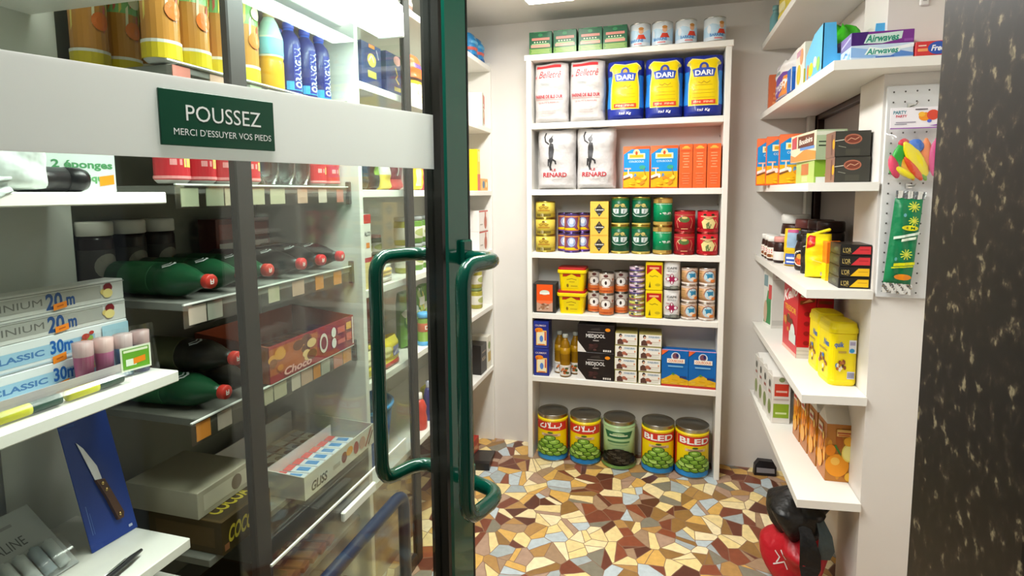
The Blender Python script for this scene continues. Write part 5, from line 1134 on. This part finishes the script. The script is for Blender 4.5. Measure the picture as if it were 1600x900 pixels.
g = G().prism([(0, 0), (.20, 0), (.20, .008), (.03, .035), (0, .035)], (-.05, 0, 0), (0, 1, 0), (0, 0, 1), (1, 0, 0), .10, '1f1e1e', 'g')
tag(link('door_wedge', g, None, (-.86, 2.46, .0005), .15), 'black wedge lying on the floor beside the red box', 'wedge')

# -- drinks shelving
dd = empty('drinks_shelving'); dd.location = (-1.09, 1.19, 0); OY, OX = 1.19, -1.09
tag(dd, 'grey metal drinks shelving behind the glass, in front of the left wall', 'shelving')
link('back_panel', G().box(-.185, -.30, 0, -.175, .293, 1.88, '8c8a7c', 'p'), dd)
link('canopy', G().box(-.175, -.30, 1.852, .165, .293, 1.878, WH, 'w', .002), dd)
link('base', G().box(-.175, -.30, 0, .15, .293, .12, '55534a', 'p', .002), dd)
RL = random.Random(12)
for k, (zd, zr) in enumerate(((1.6190, 1.620), (1.3820, 1.383), (1.1420, 1.143), (.8970, .898), (.585, None), (.34, None))):
    link('deck', G().box(-.175, -.298, zd-.018, .166, .292, zd, '8a8a84' if k < 3 else '77766e', 'g', .002), dd)
    if zr:
        g = G().box(.168, -.325, zr-.048, .1695, .293, zr, 'ffffff', 'film')
        g2 = G().box(.167, -.325, zr-.001, .1715, .293, zr+.002, 'f2f4f0', 'g')
        rl = link('price_rail', g, dd); link('rail_edge', g2, dd)
        link('rail_end', G().box(.160, .284, zr-.052, .176, .2935, zr+.016, '5a5854', 'g', .002), dd)
        y = -.31
        while y < .24:
            wd = RL.uniform(.03, .055); c = RL.choice(['d8cfb0', 'e0b8a0', 'f09a3a', 'c8c8b8', 'e8d8c8', 'd88a7a', 'b8c0a0'])
            link('price_tag', G().box(.1655, y, zr-.044, .167, y+wd, zr-.006, c, 'p'), rl); y += wd+RL.choice([.004, .02, .05])
def tall_can(cols, r0, h):
    def f():
        r = empty('drink_can'); n = len(cols)
        D = []
        R = random.Random(n+int(h*1000))
        D += [('r', -.3, .14, 1.3, .62, cols[6]), ('r', -.3, .62, 1.3, .95, cols[4])]
        for i in range(12):
            x = -.05+.1*i; v = R.uniform(.2, .7); D.append(('p', [(x, v), (x+.05, v+.05), (x+.07, v+.3), (x+.02, v+.26)], R.choice(cols[1:])))
        D += [('r', -.3, 0, 1.3, .14, cols[0]), ('r', -.3, .14, 1.3, .17, 'e8e4d8'), ('e', .5, .45, .16, .09, cols[1]), ('e', .55, .75, .14, .07, cols[5])]
        link('can_body', G().lathe([(r0*.8, 0), (r0, .006), (r0, h-.012), (r0*.82, h-.002), (r0*.82, h), (r0*.78, h-.003), (0, h-.003)], ['b8b8b4']+[cols[0]]*1+['c8c8c4']*4, 'g', 20).prt(D, Pc(r0+.0002, .006, h-.012, PI), r0*PI, h-.018, 'g', mu=.1), r)
        link('pull_tab', G().box(-.006, -.01, h-.003, .006, .012, h-.0015, 'd0d0cc', 'm'), r)
        return r
    return f
TC = tall_can(['d8c02a', 'e87a2a', 'f0d86a', 'd86a5a', '8ac070', 'f0e8c0', 'c88a3a'], .0325, .225)
for i, y in enumerate((.905, .980, 1.055, 1.130)): put(TC, (-.972, y, 1.6225), f'tall orange and yellow drink can on the highest drinks shelf, {("first","second","third","fourth")[i]} from the left', 'can', E2, 'tall orange and yellow drink cans')
for i, y in enumerate((.915, .990, 1.065)): put(TC, (-1.172, y, 1.6225), f'tall orange and yellow drink can in the back row, {("first","second","third")[i]} from the left', 'can', E2, 'tall drink cans in the back row')
def juice_bottle():
    r = empty('juice_bottle')
    link('bottle_body', G().lathe([(0, 0), (.028, 0), (.031, .006), (.031, .07), (.029, .075), (.031, .08), (.031, .13), (.02, .165), (.012, .18)], ['d8a01e']*3+['e0a82a']*2+['e8e8d8', 'b8d8d0', 'c8e0d8'], 'g', 20), r)
    link('paper_label', G().lathe([(.0312, .085), (.0316, .086), (.0316, .125), (.0312, .126)], '8ac8d8', 'p', 20), r)
    link('cap', G().lathe([(.0135, .178), (.014, .18), (.014, .195), (0, .196)], 'e8c8a0', 'g', 16), r); return r
put(juice_bottle, (-.965, 1.215, 1.6225), 'juice bottle with pale blue label beside the dark post', 'bottle', E2)
def navy_bottle():
    r = empty('soda_bottle'); h = .185
    g = G().lathe([(0, 0), (.026, 0), (.0285, .005), (.0285, .135), (.024, .150), (.013, .165), (.0125, .172)], ['1f4fb0']*2+['2a2f78']*3+['3f6ad8'], 'g', 22)
    W2, H2 = .0285*PI, .125
    D = [('r', .15, .02, .85, .2, '3a9ad8'), ('r', .36, .04, .64, .96, '2c3590')]
    g.prt(D, Pc(.0287, .008, .133, PI), W2, H2, 'g', mu=.1)
    V, T, asp = text_tris('ORANGINA', True)
    P = Pc(.0291, .008, .133, PI)
    tris = []
    for t in T: tris.append([( .5-.10*(1)+ (1-V[i][1])*.24 , .08+.84*V[i][0]/asp) for i in t])
    for t in tris: g.add([P(u, v, .0005) for u, v in t], [(0, 1, 2)], 'eaf0fc', 'p')
    link('bottle_body', g, r)
    link('cap', G().lathe([(.0135, .170), (.0145, .172), (.0145, .185), (0, .186)], '5a6ae0', 'g', 16), r); return r
for i, y in enumerate((1.285, 1.352, 1.417)): put(navy_bottle, (-.962, y, 1.6225), f'navy soda bottle with white lettering down its side, {("first","second","third")[i]} from the dark post', 'bottle', E2-.15, 'navy soda bottles')
for i, y in enumerate((1.32, 1.385)): put(navy_bottle, (-1.025, y, 1.6225), f'navy soda bottle in the second row, {("left","right")[i]} one', 'bottle', E2-.4, 'navy soda bottles in the second row')
def wht_box(): return card('wafer_box', .15, .06, .222, 'e4e8f0', [('s', [(.1, .72), (.4, .8), (.7, .7), (.95, .82)], .012, 'd84a4a'), ('s', [(.1, .62), (.4, .7), (.7, .6), (.95, .72)], .01, '4a8ad0'), ('r', 0, .0, 1, .3, '8ac0e0'), ('s', [(.1, .9), (.5, .95), (.9, .88)], .01, 'd86a5a')], mat='g')
put(wht_box, (-1.12, 1.255, 1.6225), 'white box with red and blue waves behind the soda bottles', 'box', E2)
def red_box2(): return card('biscuit_box', .14, .07, .108, 'c8222a', [('r', .5, .55, .9, .7, 'e8a8a0'), ('r', .5, .2, .9, .35, 'e8a8a0'), ('e', .25, .75, .12, .12, 'f0901e'), ('r', 0, .47, 1, .52, '8a141c')], mat='g')
for k in (0, 1): put(red_box2, (-1.115, 1.41, 1.6225+.1085*k), f'red biscuit box behind the soda bottles, {("lower","upper")[k]} of two', 'box', E2)
# second shelf: small cans and clear bottles
def red_can():
    r = empty('drink_can'); r0, h = .032, .117
    D = [('r', .0, .0, 1, 1, 'c8343c'), ('r', .3, .3, .7, .42, 'e8a0a0'), ('r', .56, .26, .76, .46, 'e8e070'), ('r', .2, .7, .8, .8, 'e0786a'), ('p', [(.1, .5), (.9, .62), (.9, .68), (.1, .56)], 'd8545a'), ('r', -.2, .02, 1.2, .08, 'e89a9a')]
    link('can_body', G().lathe([(r0*.8, 0), (r0, .007), (r0, h-.013), (r0*.82, h-.002), (r0*.82, h), (r0*.78, h-.003), (0, h-.003)], ['c8c8c4', 'c02e38']+['c8c8c4']*4, 'g', 22).prt(D, Pc(r0+.0002, .007, h-.013, PI), r0*PI, h-.02, 'g', mu=.1), r)
    link('pull_tab', G().box(-.006, -.01, h-.003, .006, .012, h-.0015, 'd0d0cc', 'm'), r); return r
for i, y in enumerate((.902, .970, 1.038, 1.106)): put(red_can, (-.965, y, 1.3855), f'red drink can under the door sign, {("first","second","third","fourth")[i]} from the left', 'can', E2-.2+.2*(i % 2), 'red drink cans under the sign')
for i, y in enumerate((1.375, 1.443)): put(red_can, (-.965, y, 1.3855), f'red drink can at the far end beyond the clear bottles, {("left","right")[i]} one', 'can', E2, 'red drink cans at the far end')
def clear_bottle():
    r = empty('water_bottle')
    pr = [(0, 0), (.026, 0), (.029, .005)]
    for k in range(7): pr += [(.029, .012+.012*k), (.0265, .018+.012*k)]
    pr += [(.029, .10), (.029, .12), (.016, .15), (.012, .158)]
    link('bottle_body', G().lathe(pr, 'e6ecec', 'film', 20), r)
    link('water', G().lathe([(0, .002), (.0255, .003), (.0255, .115), (0, .116)], 'f4f8f8', 'glass', 20), r)
    link('cap', G().lathe([(.013, .157), (.014, .158), (.014, .174), (0, .175)], 'd8e0e4', 'g', 16), r); return r
for i, y in enumerate((1.185, 1.249, 1.313)): put(clear_bottle, (-.965, y, 1.3855), f'clear water bottle between the red cans, {("first","second","third")[i]} from the left', 'bottle', 0, 'clear water bottles')
# third and fourth shelves: bottles lying with their caps towards the aisle
def lying(c, capc, lab, L=.27, r0=.036):
    def f():
        r = empty('soda_bottle')
        pr = [(0, -L*.72), (r0*.8, -L*.72), (r0, -L*.69), (r0, -L*.2), (r0*.94, -L*.17), (r0, -L*.14), (r0, -L*.02), (r0*.75, L*.09), (r0*.42, L*.19), (r0*.36, L*.25)]
        link('bottle_body', G().lathe(pr, c, 'g', 22, cx=0, cy=r0, axis='x'), r)
        link('paper_label', G().lathe([(r0+.0002, -L*.55), (r0+.0006, -L*.54), (r0+.0006, -L*.24), (r0+.0002, -L*.23)], lab, 'p', 22, cx=0, cy=r0, axis='x'), r)
        g = G().lathe([(r0*.40, L*.235), (r0*.43, L*.24), (r0*.43, L*.285), (r0*.40, L*.295), (0, L*.295)], capc, 'g', 18, cx=0, cy=r0, axis='x')
        q = lambda u, v, h: (L*.2952+h, (u-.5)*.022, r0+(v-.5)*.022)
        g.prt([('s', [(.35, .7), (.35, .3), (.6, .3)], .0025, 'f4e8e4'), ('s', [(.35, .5), (.6, .5)], .0025, 'f4e8e4'), ('s', [(.65, .7), (.65, .35)], .0025, 'f4e8e4')], q, .022, .022)
        link('cap', g, r)
        g = G().prt([('s', [(.1, .3), (.3, .75), (.6, .85), (.9, .5)], .005, 'e8ecec'), ('s', [(.2, .15), (.5, .5), (.8, .3)], .0035, 'd8dcdc')],
                    lambda u, v, h: (-L*.135+v*L*.11, -(r0+.0008+h)*math.sin(.75-.9*u), r0+(r0+.0008+h)*math.cos(.75-.9*u)), .04, .03, 'p', mu=.1, mv=.3)
        link('shoulder_mark', g, r)
        return r
    return f
CO = lying('141110', 'd0252a', '3a1416'); CG = lying('17492c', 'c83a30', '1f5a34'); CC = lying('26221c', 'd83a2e', '5a5a3a')
for i, (y, rz) in enumerate(((1.225, .06), (1.318, -.05), (1.405, .03))): put(CO, (-.985, y, 1.1455), f'dark cola bottle lying on its side with red cap, {("left","middle","right")[i]} of three', 'bottle', rz, 'cola bottles lying on the shelf')
for i, (y, rz) in enumerate(((.935, -.05), (1.022, .05), (1.108, 0))): put(CG, (-.99, y, 1.1455), f'green bottle lying on its side above the foil boxes, {("left","middle","right")[i]} of three', 'bottle', rz, 'green bottles lying on the shelf')
for i, (y, z, rz) in enumerate(((.945, .9005, .05), (1.028, .9005, -.04), (.985, .965, .0))): put((CG, CC, CC)[i], (-.985, y, z), f'bottle lying with a red cap beside the red biscuit tray, {("lower left","lower right","upper")[i]} one', 'bottle', rz, 'bottles lying beside the biscuit tray')
BJ = dark_jar(.034, .165, 'e8e0d4')
BJ2 = dark_jar(.035, .16, 'e4ded4')
for i, y in enumerate((.93, 1.01, 1.09)): put(BJ2, (-1.222, y, 1.1455), f'amber jar with white lid behind the green bottles, {("left","middle","right")[i]} of three', 'jar', E2, 'amber jars behind the green bottles')
def red_wrap(): return card('tissue_pack', .10, .06, .15, '6a2c22', [('r', .1, .3, .9, .55, 'd8d0c8'), ('r', .1, .62, .9, .9, '8a3a2c'), ('r', .1, .06, .9, .24, '7a3428')], mat='g')
for i, y in enumerate((1.27, 1.38)): put(red_wrap, (-1.20, y, 1.1455), f'brown red pack with white band behind the cola bottles, {("left","right")[i]} one', 'pack', E2, 'brown red packs')
def open_tray(name, w, d, h, hb, outc, front, inc='c8a890'):
    r = empty(name); t = .003
    link('front_panel', G().box(-w/2, -d/2, 0, w/2, -d/2+t, h, outc, 'g').prt(front, Pf(w, d, h), w, h, 'g'), r)
    link('back_panel', G().box(-w/2, d/2-t, 0, w/2, d/2, hb, inc, 'p'), r)
    sd = [(-d/2+t, 0), (d/2-t, 0), (d/2-t, hb), (-d/2+t, h)]
    for s in (-1, 1): link('side_panel', G().prism(sd, (s*w/2-(t if s > 0 else 0), 0, 0), (0, 1, 0), (0, 0, 1), (1, 0, 0), t, inc, 'p'), r)
    link('base', G().box(-w/2+t, -d/2+t, 0, w/2-t, d/2-t, t, inc, 'p'), r)
    return r
def red_tray():
    D = [('r', 0, 0, 1, 1, '9a2028'), ('p', [(0, .2), (.5, .2), (.52, .92), (0, .92)], 'b05a2a')] + blob(.36, .55, .12, .3, 8, ['d8943a', '6a3418', 'e8c080'], 4, .4) + blob(.1, .6, .1, .3, 6, ['8a4a1e', 'd8943a', 'c87a2a'], 3, .4) \
        + [('t', 'Choco', .28, .18, .22, 'e8b0a8', .3, True, .3), ('e', .58, .5, .05, .3, 'e8dccc'), ('e', .58, .5, .035, .2, '8a2a20'), ('e', .71, .7, .03, .16, 'f0e8e0'), ('e', .71, .36, .03, .16, 'f0e8e0'), ('r', .76, .6, .86, .8, 'd86a5a'), ('r', .76, .26, .86, .4, 'd86a5a'), ('r', .88, .62, .95, .85, 'f0b04a'), ('r', .88, .25, .95, .5, 'd85a4a'), ('s', [(.97, .1), (.97, .95)], .006, 'f0e0d8')]
    return open_tray('biscuit_tray', .375, .22, .092, .115, 'a3222a', D, 'a8502e')
put(red_tray, (-.918-.11, 1.285, .9005), 'open red biscuit tray with picture front on the drinks shelving', 'tray', E2)
def biscuit(): return card('biscuit_pack', .05, .16, .035, 'b8642a', [('r', .1, .2, .9, .8, 'd8943a')], top=[('r', .1, .1, .9, .9, 'd0782a'), ('r', .3, .2, .7, .8, 'a8481e')], mat='soft')
for i in range(6): put(biscuit, (-1.03, 1.13+.06*i, .904), f'orange biscuit pack in the red tray, {names[i]} along', 'pack', E2, 'biscuit packs in the red tray')
def white_tray():
    D = [('t', 'GLISS', .18, .36, .4, '4a463c', .2, True, .2), ('r', .36, .3, .46, .5, 'b8b0a4'), ('e', .52, .5, .04, .25, '8a3a2a'), ('e', .6, .6, .05, .2, 'e89a3a'), ('e', .70, .5, .04, .3, 'b04a4a'), ('e', .80, .5, .05, .3, 'c8a090'), ('s', [(.85, .2), (.95, .9)], .006, 'b05a48'), ('s', [(.9, .2), (.97, .7)], .006, '8a5a48')]
    return open_tray('snack_tray', .345, .30, .062, .075, 'dcd6ca', D, 'd8d2cc')
put(white_tray, (-.868-.15, 1.313, .585), 'open white tray of chocolate bars on the drinks shelving', 'tray', E2)
def bar(c, t):
    def f(): return card('chocolate_bar', .034, .12, .016, c, None, top=t, mat='soft')
    return f
ba = bar('e8ecf4', [('r', 0, 0, 1, .3, 'c8303a'), ('r', .2, .4, .8, .7, '5a9ad8'), ('r', 0, .8, 1, 1, 'e86a6a')]); bb = bar('efe9e2', [('e', .5, .25, .4, .14, '6a3a20'), ('t', 'bueno', .5, .6, .12, '8a4a28', .8, True), ('r', 0, .85, 1, 1, 'e8d8c8')])
for i in range(8):
    put(ba, (-.945, 1.175+.038*i, .589), f'white, red and blue chocolate bar in the front half of the white tray, {names[i]} along', 'chocolate bar', E2+.12, 'chocolate bars at the front of the tray')
for i in range(8):
    put(bb, (-1.085, 1.175+.038*i, .589), f'white and brown chocolate bar in the rear half of the white tray, {names[i]} along', 'chocolate bar', E2-.1, 'chocolate bars at the rear of the tray')
link('divider', G().box(-.150, -.012, .003, .150, -.009, .052, 'f0ece8', 'p'), bpy.data.objects['snack_tray'])
def candy_tray(t, c):
    def f():
        D = [('r', 0, 0, 1, 1, c), ('t', t, .42, .5, .5, 'c8b43a', .6, True, .2), ('e', .85, .5, .1, .3, 'e8801e'), ('r', .03, .1, .12, .3, '8a5a3a')]
        return card('candy_box', .15, .20, .075, '4a3a20', D, [('r', .1, .2, .9, .8, '5a4628')], top=[('r', .05, .05, .95, .95, '3a2e1c'), ('t', t, .5, .25, .2, 'a8982e', .7, True)], mat='g')
    return f
put(candy_tray('COCOA', '3c3018'), (-1.005, .985, .585), 'brown candy box with yellow lettering at the lower left', 'box', E2); put(lambda: card('biscuit_box', .16, .2, .06, 'aaa28e', [('r', .1, .2, .9, .8, 'c4bca8'), ('e', .7, .5, .1, .3, '7a6a5a')], mat='p'), (-1.06, .985, .661), 'beige box on top of the brown candy box', 'box', E2, key='beige')
put(candy_tray('CROC', '5a3020'), (-1.005, 1.03, .34), 'brown candy box on the low shelf under the white tray', 'box', E2)
for i in range(5): put(bar('8a4030', [('r', .1, .1, .9, .5, 'b86a4a'), ('r', .2, .6, .8, .9, 'd8a080')]), (-.985, 1.16+.04*i, .34), f'red brown bar on the low shelf under the white tray, {names[i]} along', 'chocolate bar', E2+.2, 'bars on the low shelf', key='lowbar')

# -- clear front panel, white handle, glass screen, and a made-up tube frame for a blue reflection
ap = empty('clear_panel'); ap.location = (-.826, 1.31, 0)
tag(ap, 'clear plastic panel standing in front of the low drinks shelves', 'panel')
link('sheet', G().box(-.003, -.35, .0, .001, .31, .540, 'ffffff', 'film'), ap)
link('edge_strip', G().box(-.0035, -.35, .540, .0015, .31, .545, 'e8e8dc', 'g'), ap)
link('handle', G().box(.0012, -.085, .485, .014, .085, .512, 'eceae0', 'w', .003), ap)
tf = empty('reflection_tube_frame'); tf.location = (-.755, 1.12, 0)  # made-up solid frame in place of a blue reflection in the glass
tag(tf, 'low dark blue tube frame standing in for a reflection behind the glass door', 'frame')
link('tube', G().tube([(0, -.40, .0), (0, -.40, .40)]+arc((0, -.40, .40), (0, -.40, .455), (0, -.345, .455))+arc((0, .28, .455), (0, .335, .455), (0, .335, .40))+[(0, .335, 0)], .018, '0c2340', 'g', 12), tf)
gs = empty('glass_screen'); gs.location = (-.862, 1.37, 0)
tag(gs, 'tall glass screen with two dark posts in front of the drinks shelves', 'glass screen')
link('post', G().box(-.010, -.420, 0, .010, -.372, ZC, '1c1a16', 'p', .003), gs)
link('post', G().box(-.010, .372, 0, .010, .415, ZC, '1c1a17', 'p', .003), gs)
link('sheet', G().box(-.003, -.372, .045, .003, .372, ZC-.03, 'ffffff', 'pane2'), gs)
link('rail', G().box(-.008, -.372, 0, .008, .372, .045, '2b2724', 'g', .002), gs)
link('rail', G().box(-.008, -.372, ZC-.03, .008, .372, ZC, '2b2724', 'g', .002), gs)

# -- near left shelves
nb = empty('wall_shelving'); nb.location = (-1.09, .42, 0)
tag(nb, 'white wall shelving nearest the door, behind the glass at the left', 'shelving')
link('back_panel', G().box(-.155, -.62, 0, -.140, .470, 2.1, 'd6d8cc', 'panel'), nb)
for z in (1.368, 1.018, .667, 1.745): link('shelf', G().box(-.140, -.62, z-.022, .170, .425, z, WH, 'w', .002), nb)
g = G(); P = [(-.140, -.62), (.10, -.62)]+[(.10+.05*math.sin(a), .37-.05+.05*math.cos(a)+.0) for a in [PI/2-i*PI/2/6 for i in range(7)]]+[(-.140, .37)]
link('shelf', G().prism(P, (.05, .05, .560), (1, 0, 0), (0, 1, 0), (0, 0, 1), .022, WH, 'w'), nb)
for y in (-.02, .28): link('upright', G().box(-.139, y-.014, .02, -.128, y+.014, 2.05, 'c8c8bc', 'm', .002), nb)
def price(u, v, s=1.): return [('p', [(u-.035*s, v-.18*s), (u+.035*s, v-.1*s), (u+.035*s, v+.18*s), (u-.035*s, v+.1*s)], 'f28a1e'), ('s', [(u-.015*s, v-.02*s), (u+.015*s, v+.02*s)], .0022, 'b85a10')]
def foil20():
    D = [('r', 0, .2, .86, .82, 'a9aaa4'), ('t', 'ALUMINIUM', .34, .5, .30, '6a6a66', .40, False), ('t', '20', .60, .46, .74, '1f4a86', .085, True), ('t', 'm', .685, .36, .40, '1f4a86', .045, True)] + blob(.90, .55, .04, .3, 7, ['b02a2a', 'd8c070', 'e8dcae', '7a1a1e'], 3, .5) + [('e', .895, .4, .03, .22, 'e8d68a'), ('r', 0, .88, 1, .92, '8a8c88')] + price(.625, .22)
    return card('foil_box', .33, .045, .0400, 'd4d6d2', D, mat='g')
def foil30():
    D = [('p', [(0, .2), (.8, .2), (.8, .7), (0, .7)], '9cc4dc'), ('t', 'CLASSIC', .4, .46, .22, '4a7ab0', .26, True), ('t', '30m', .62, .55, .5, '1f62b0', .12, True), ('r', .0, .05, 1, .1, 'b8ccd8')] + blob(.76, .62, .04, .2, 6, ['d87a3a', '8ab04a', 'd8b04a', 'b83a2a'], 5, .45) + [('r', .84, .1, 1, .9, 'a8d0e0')] + price(.60, .12)
    return card('foil_box', .33, .045, .0490, 'e0e6e8', D, mat='g')
for k in (0, 1): put(foil30, (-1.062-.002*k, .678, 1.018+.0495*k), f'white and pale blue 30 m foil box, {("bottom of the stack","second from the bottom")[k]}', 'box', E2-.01*k)
for k in (0, 1): put(foil20, (-1.064, .678, 1.117+.0405*k), f'grey 20 m foil box, {("third from the bottom","top of the stack")[k]}', 'box', E2+.012*k)
cp = empty('candle_pack'); cp.location = (-1.000, .780, 1.0184); cp.rotation_euler = (0, 0, 1.35)
tag(cp, 'wrapped pack of pink and blue candle glasses with a green price card', 'pack')
for x, c1, c2 in ((-.050, 'b0567a', 'c9a8a8'), (-.017, 'd070a0', 'd8b4b0'), (.016, '5a9ac8', 'c8b0b0'), (.047, '4a4a80', 'b89a9a')):
    link('candle', G().lathe([(0, 0), (.013, 0), (.0155, .055), (.016, .080), (.0, .080)], [c1, c1, c2, c2], 'g', 16, cx=x, cy=0), cp)
link('film_wrap', G().grid(lambda u, v: ((u-.5)*.14*(1-.1*v), -.019-.003*math.sin(u*25), .001+v*.095), 14, 4, 'ffffff', 'film'), cp)
g = G().box(-.002, -.0245, .012, .052, -.0235, .058, 'e8eed8', 'g')
g.prt([('r', .06, .08, .94, .92, '6aa82e'), ('r', .1, .78, .9, .88, 'e8f0d0'), ('r', .16, .22, .5, .5, 'e8f0e0'), ('p', [(.4, .25), (.8, .32), (.8, .56), (.4, .5)], 'f28a1e')], lambda u, v, q: (-.002+u*.054, -.0245-q, .012+v*.046), .054, .046, 'g')
link('price_card', g, cp)
mp_ = empty('marker_pack'); mp_.location = (-.965, .655, 1.0184); mp_.rotation_euler = (0, 0, E2)
tag(mp_, 'clear blister of yellow and green sticks lying at the shelf edge', 'pack')
for x in (-.052, .055):
    g = G().lathe([(0, -.05), (.0095, -.05), (.0095, -.005), (.0095, 0), (.0095, .045), (.0, .045)], ['d8d43a', 'd8d43a', 'e0dc5a', '2f4a40', '2f4a40'], 'g', 14, cx=x*0-.008, cy=.011, axis='x')
    g.v = [(a+x, b, c) for a, b, c in g.v]; link('stick', g, mp_)
link('blister', G().box(-.115, -.024, .0005, .115, .010, .0235, 'ffffff', 'film', .006), mp_)
link('backing_card', G().box(-.12, .012, 0, .12, .0135, .03, 'c0b8b8', 'p'), mp_)
# upper near shelf
fb = empty('foil_bag'); fb.location = (-.965, .545, 1.3684)
tag(fb, 'crinkled silver foil bag hanging over the shelf edge at the far left', 'bag')
R8 = random.Random(8); ph = [(R8.uniform(0, 6.3), R8.uniform(8, 26), R8.uniform(-14, 14)) for _ in range(8)]
def crk(u, v, y0, y1, sgn):
    n = sum(math.sin(p+a*u+b*v) for p, a, b in ph)/8
    e = max(0, 1-abs(2*u-1)**4)**.5*max(0, 1-abs(2*v-1)**6)**.5
    return (sgn*(.040*e)+.010*n*e, y0+(y1-y0)*u+.01*n, .100*v+.002)
link('foil_wrap', G().grid(lambda u, v: crk(u, v, -.10, .115, 1), 40, 24, 'ccd6d2', 'soft').grid(lambda u, v: crk(1-u, v, -.10, .115, -1), 20, 12, 'ccd6d2', 'soft'), fb)
link('corner_flap', G().grid(lambda u, v: (.043+.006*math.sin(v*9+u*7), -.09+.13*u, .022-.05*v*(1-.5*abs(2*u-1))), 12, 6, 'ccd6d2', 'soft'), fb)
sp = empty('spray_can'); sp.location = (-.965, .680, 1.3684); sp.rotation_euler = (0, 0, E2-.1)
tag(sp, 'black cylinder lying on the shelf in front of the sponge pack', 'cylinder')
link('cylinder_body', G().lathe([(0, -.06), (.019, -.06), (.0205, -.055), (.0205, .01)], '1c1a1a', 'g', 22, cx=0, cy=.0205, axis='x'), sp)
link('cap', G().lathe([(.0208, .010), (.0208, .032), (.017, .042), (0, .044)], '121112', 'g', 22, cx=0, cy=.0205, axis='x'), sp)
def sponge():
    D = [('t', '2 éponges', .52, .44, .17, '4a8a5a', .86, True), ('t', 'synthétiques', .5, .22, .15, '5a9a62', .9, True), ('p', [(.74, .10), (.96, .14), (.96, .30), (.74, .26)], 'f28a1e')]
    return card('sponge_pack', .118, .05, .105, 'c4d2cc', D, mat='g')
put(sponge, (-1.005, .735, 1.368), 'pale sponge pack with green French lettering and orange price sticker', 'pack', E2-.05)
# lower near shelf
kc = empty('knife_card'); kc.location = (-1.062, .800, .6675); kc.rotation_euler = (-.27, 0, E2-.06)
tag(kc, 'blue card with a small pocket knife leaning on the lower left shelf', 'knife card')
g = G().box(-.046, -.0015, 0, .046, .0015, .262, '1d3f96', 'g', .0006)
g.prt([('r', .82, .035, .9, .055, 'c8d0e8'), ('s', [(.1, .12), (.1, .34)], .0012, '6a8ad0'), ('s', [(.14, .12), (.14, .28)], .001, '5a7ac8'), ('r', .0, .94, .3, .96, '2f54a8')], lambda u, v, q: (-.046+u*.092, -.0015-q, v*.262), .092, .262, 'p')
link('card', g, kc)
g = G().prism([(-.0245, .214), (-.0095, .130), (.0030, .127), (.0005, .155), (-.0150, .198)], (0, -.0045, 0), (1, 0, 0), (0, 0, 1), (0, 1, 0), .0018, 'c8ccd0', 'm')
link('blade', g, kc)
g = G().prism([(-.0105, .130), (.0045, .126), (.0230, .046), (.0200, .036), (.0100, .036), (.0010, .085)], (0, -.0105, 0), (1, 0, 0), (0, 0, 1), (0, 1, 0), .009, '5a3a26', 'g')
link('grip', g, kc)
g = G()
for x, z in ((-.001, .119), (.003, .104), (.0155, .046)): g.lathe([(.0, -.0125), (.0035, -.0122), (.004, -.0106), (0, -.0106)], 'c8a86a', 'm', 10, cx=x, cy=z, axis='y')
link('rivet', g, kc)
bt = empty('battery_pack'); bt.location = (-1.132, .648, .6675); bt.rotation_euler = (0, 0, E2)
tag(bt, 'grey blister pack of silver cylinders lying on the lower left shelf', 'pack')
sl = lambda u, v, q: (-.125+u*.205, -.07+v*.125-q*.61, .002+v*.096+q*.79)
g = G().grid(lambda u, v: sl(u, v, 0), 2, 2, 'b8bcba', 'p', False).grid(lambda u, v: sl(1-u, v, -.0015), 2, 2, 'a8aaa6', 'p', False)
g.prt([('t', 'AAA ALCALINE', .5, .60, .13, '6a6c6a', .62, False), ('e', .12, .58, .06, .10, '2f5ab0'), ('p', [(.1, .78), (.26, .82), (.26, .96), (.1, .92)], 'f28a1e'), ('r', .4, .82, .8, .86, '9a9c9a'), ('r', .3, .90, .7, .93, '9a9c9a')], sl, .205, .158, 'p')
link('backing_card', g, bt)
link('stand', G().prism([(.053, .0), (.058, 0), (.058, .094), (.053, .094)], (-.06, 0, 0), (0, 1, 0), (0, 0, 1), (1, 0, 0), .08, 'a8aaa6', 'p'), bt)
for i in range(8):
    u = .07+.116*i
    link('battery', G().tube([sl(u, .05, .0105), sl(u, .40, .0105), sl(u, .405, .0105), sl(u, .43, .0105)], .009, 'd4dcdc' if i % 3 else 'a9b8c0', 'g', 12, [.0095, .0095, .004, .004]), bt)
link('blister', G().grid(lambda u, v: sl(.01+.97*u, .02+.44*v, .021-.018*abs(2*v-1)**8), 8, 8, 'ffffff', 'film'), bt)
g = G().tube([(-.943, .655, .682), (-.952, .70, .681), (-.960, .75, .680), (-.965, .775, .679)], .007, '2a2c30', 'g', 10, [.004, .0058, .0055, .003])
pn = empty('pen'); tag(pn, 'dark pen lying at the front edge of the lower left shelf', 'pen')
link('barrel', g, pn); link('clip', G().tube([(-.942, .66, .690), (-.955, .735, .6895)], .0015, 'c8ccd0', 'm', 6), pn)
# upper corner pack
def film_pack(): return sack('tissue_pack', .20, .10, .22, 'b9bdb6', [('e', .3, .4, .1, .06, 'd8dcd8'), ('e', .6, .3, .12, .04, 'e0e4e0')], 99, .008, topf=.4)
put(film_pack, (-1.06, .40, 1.368), 'pale film wrapped pack standing at the far left behind the foil bag', 'pack', E2)
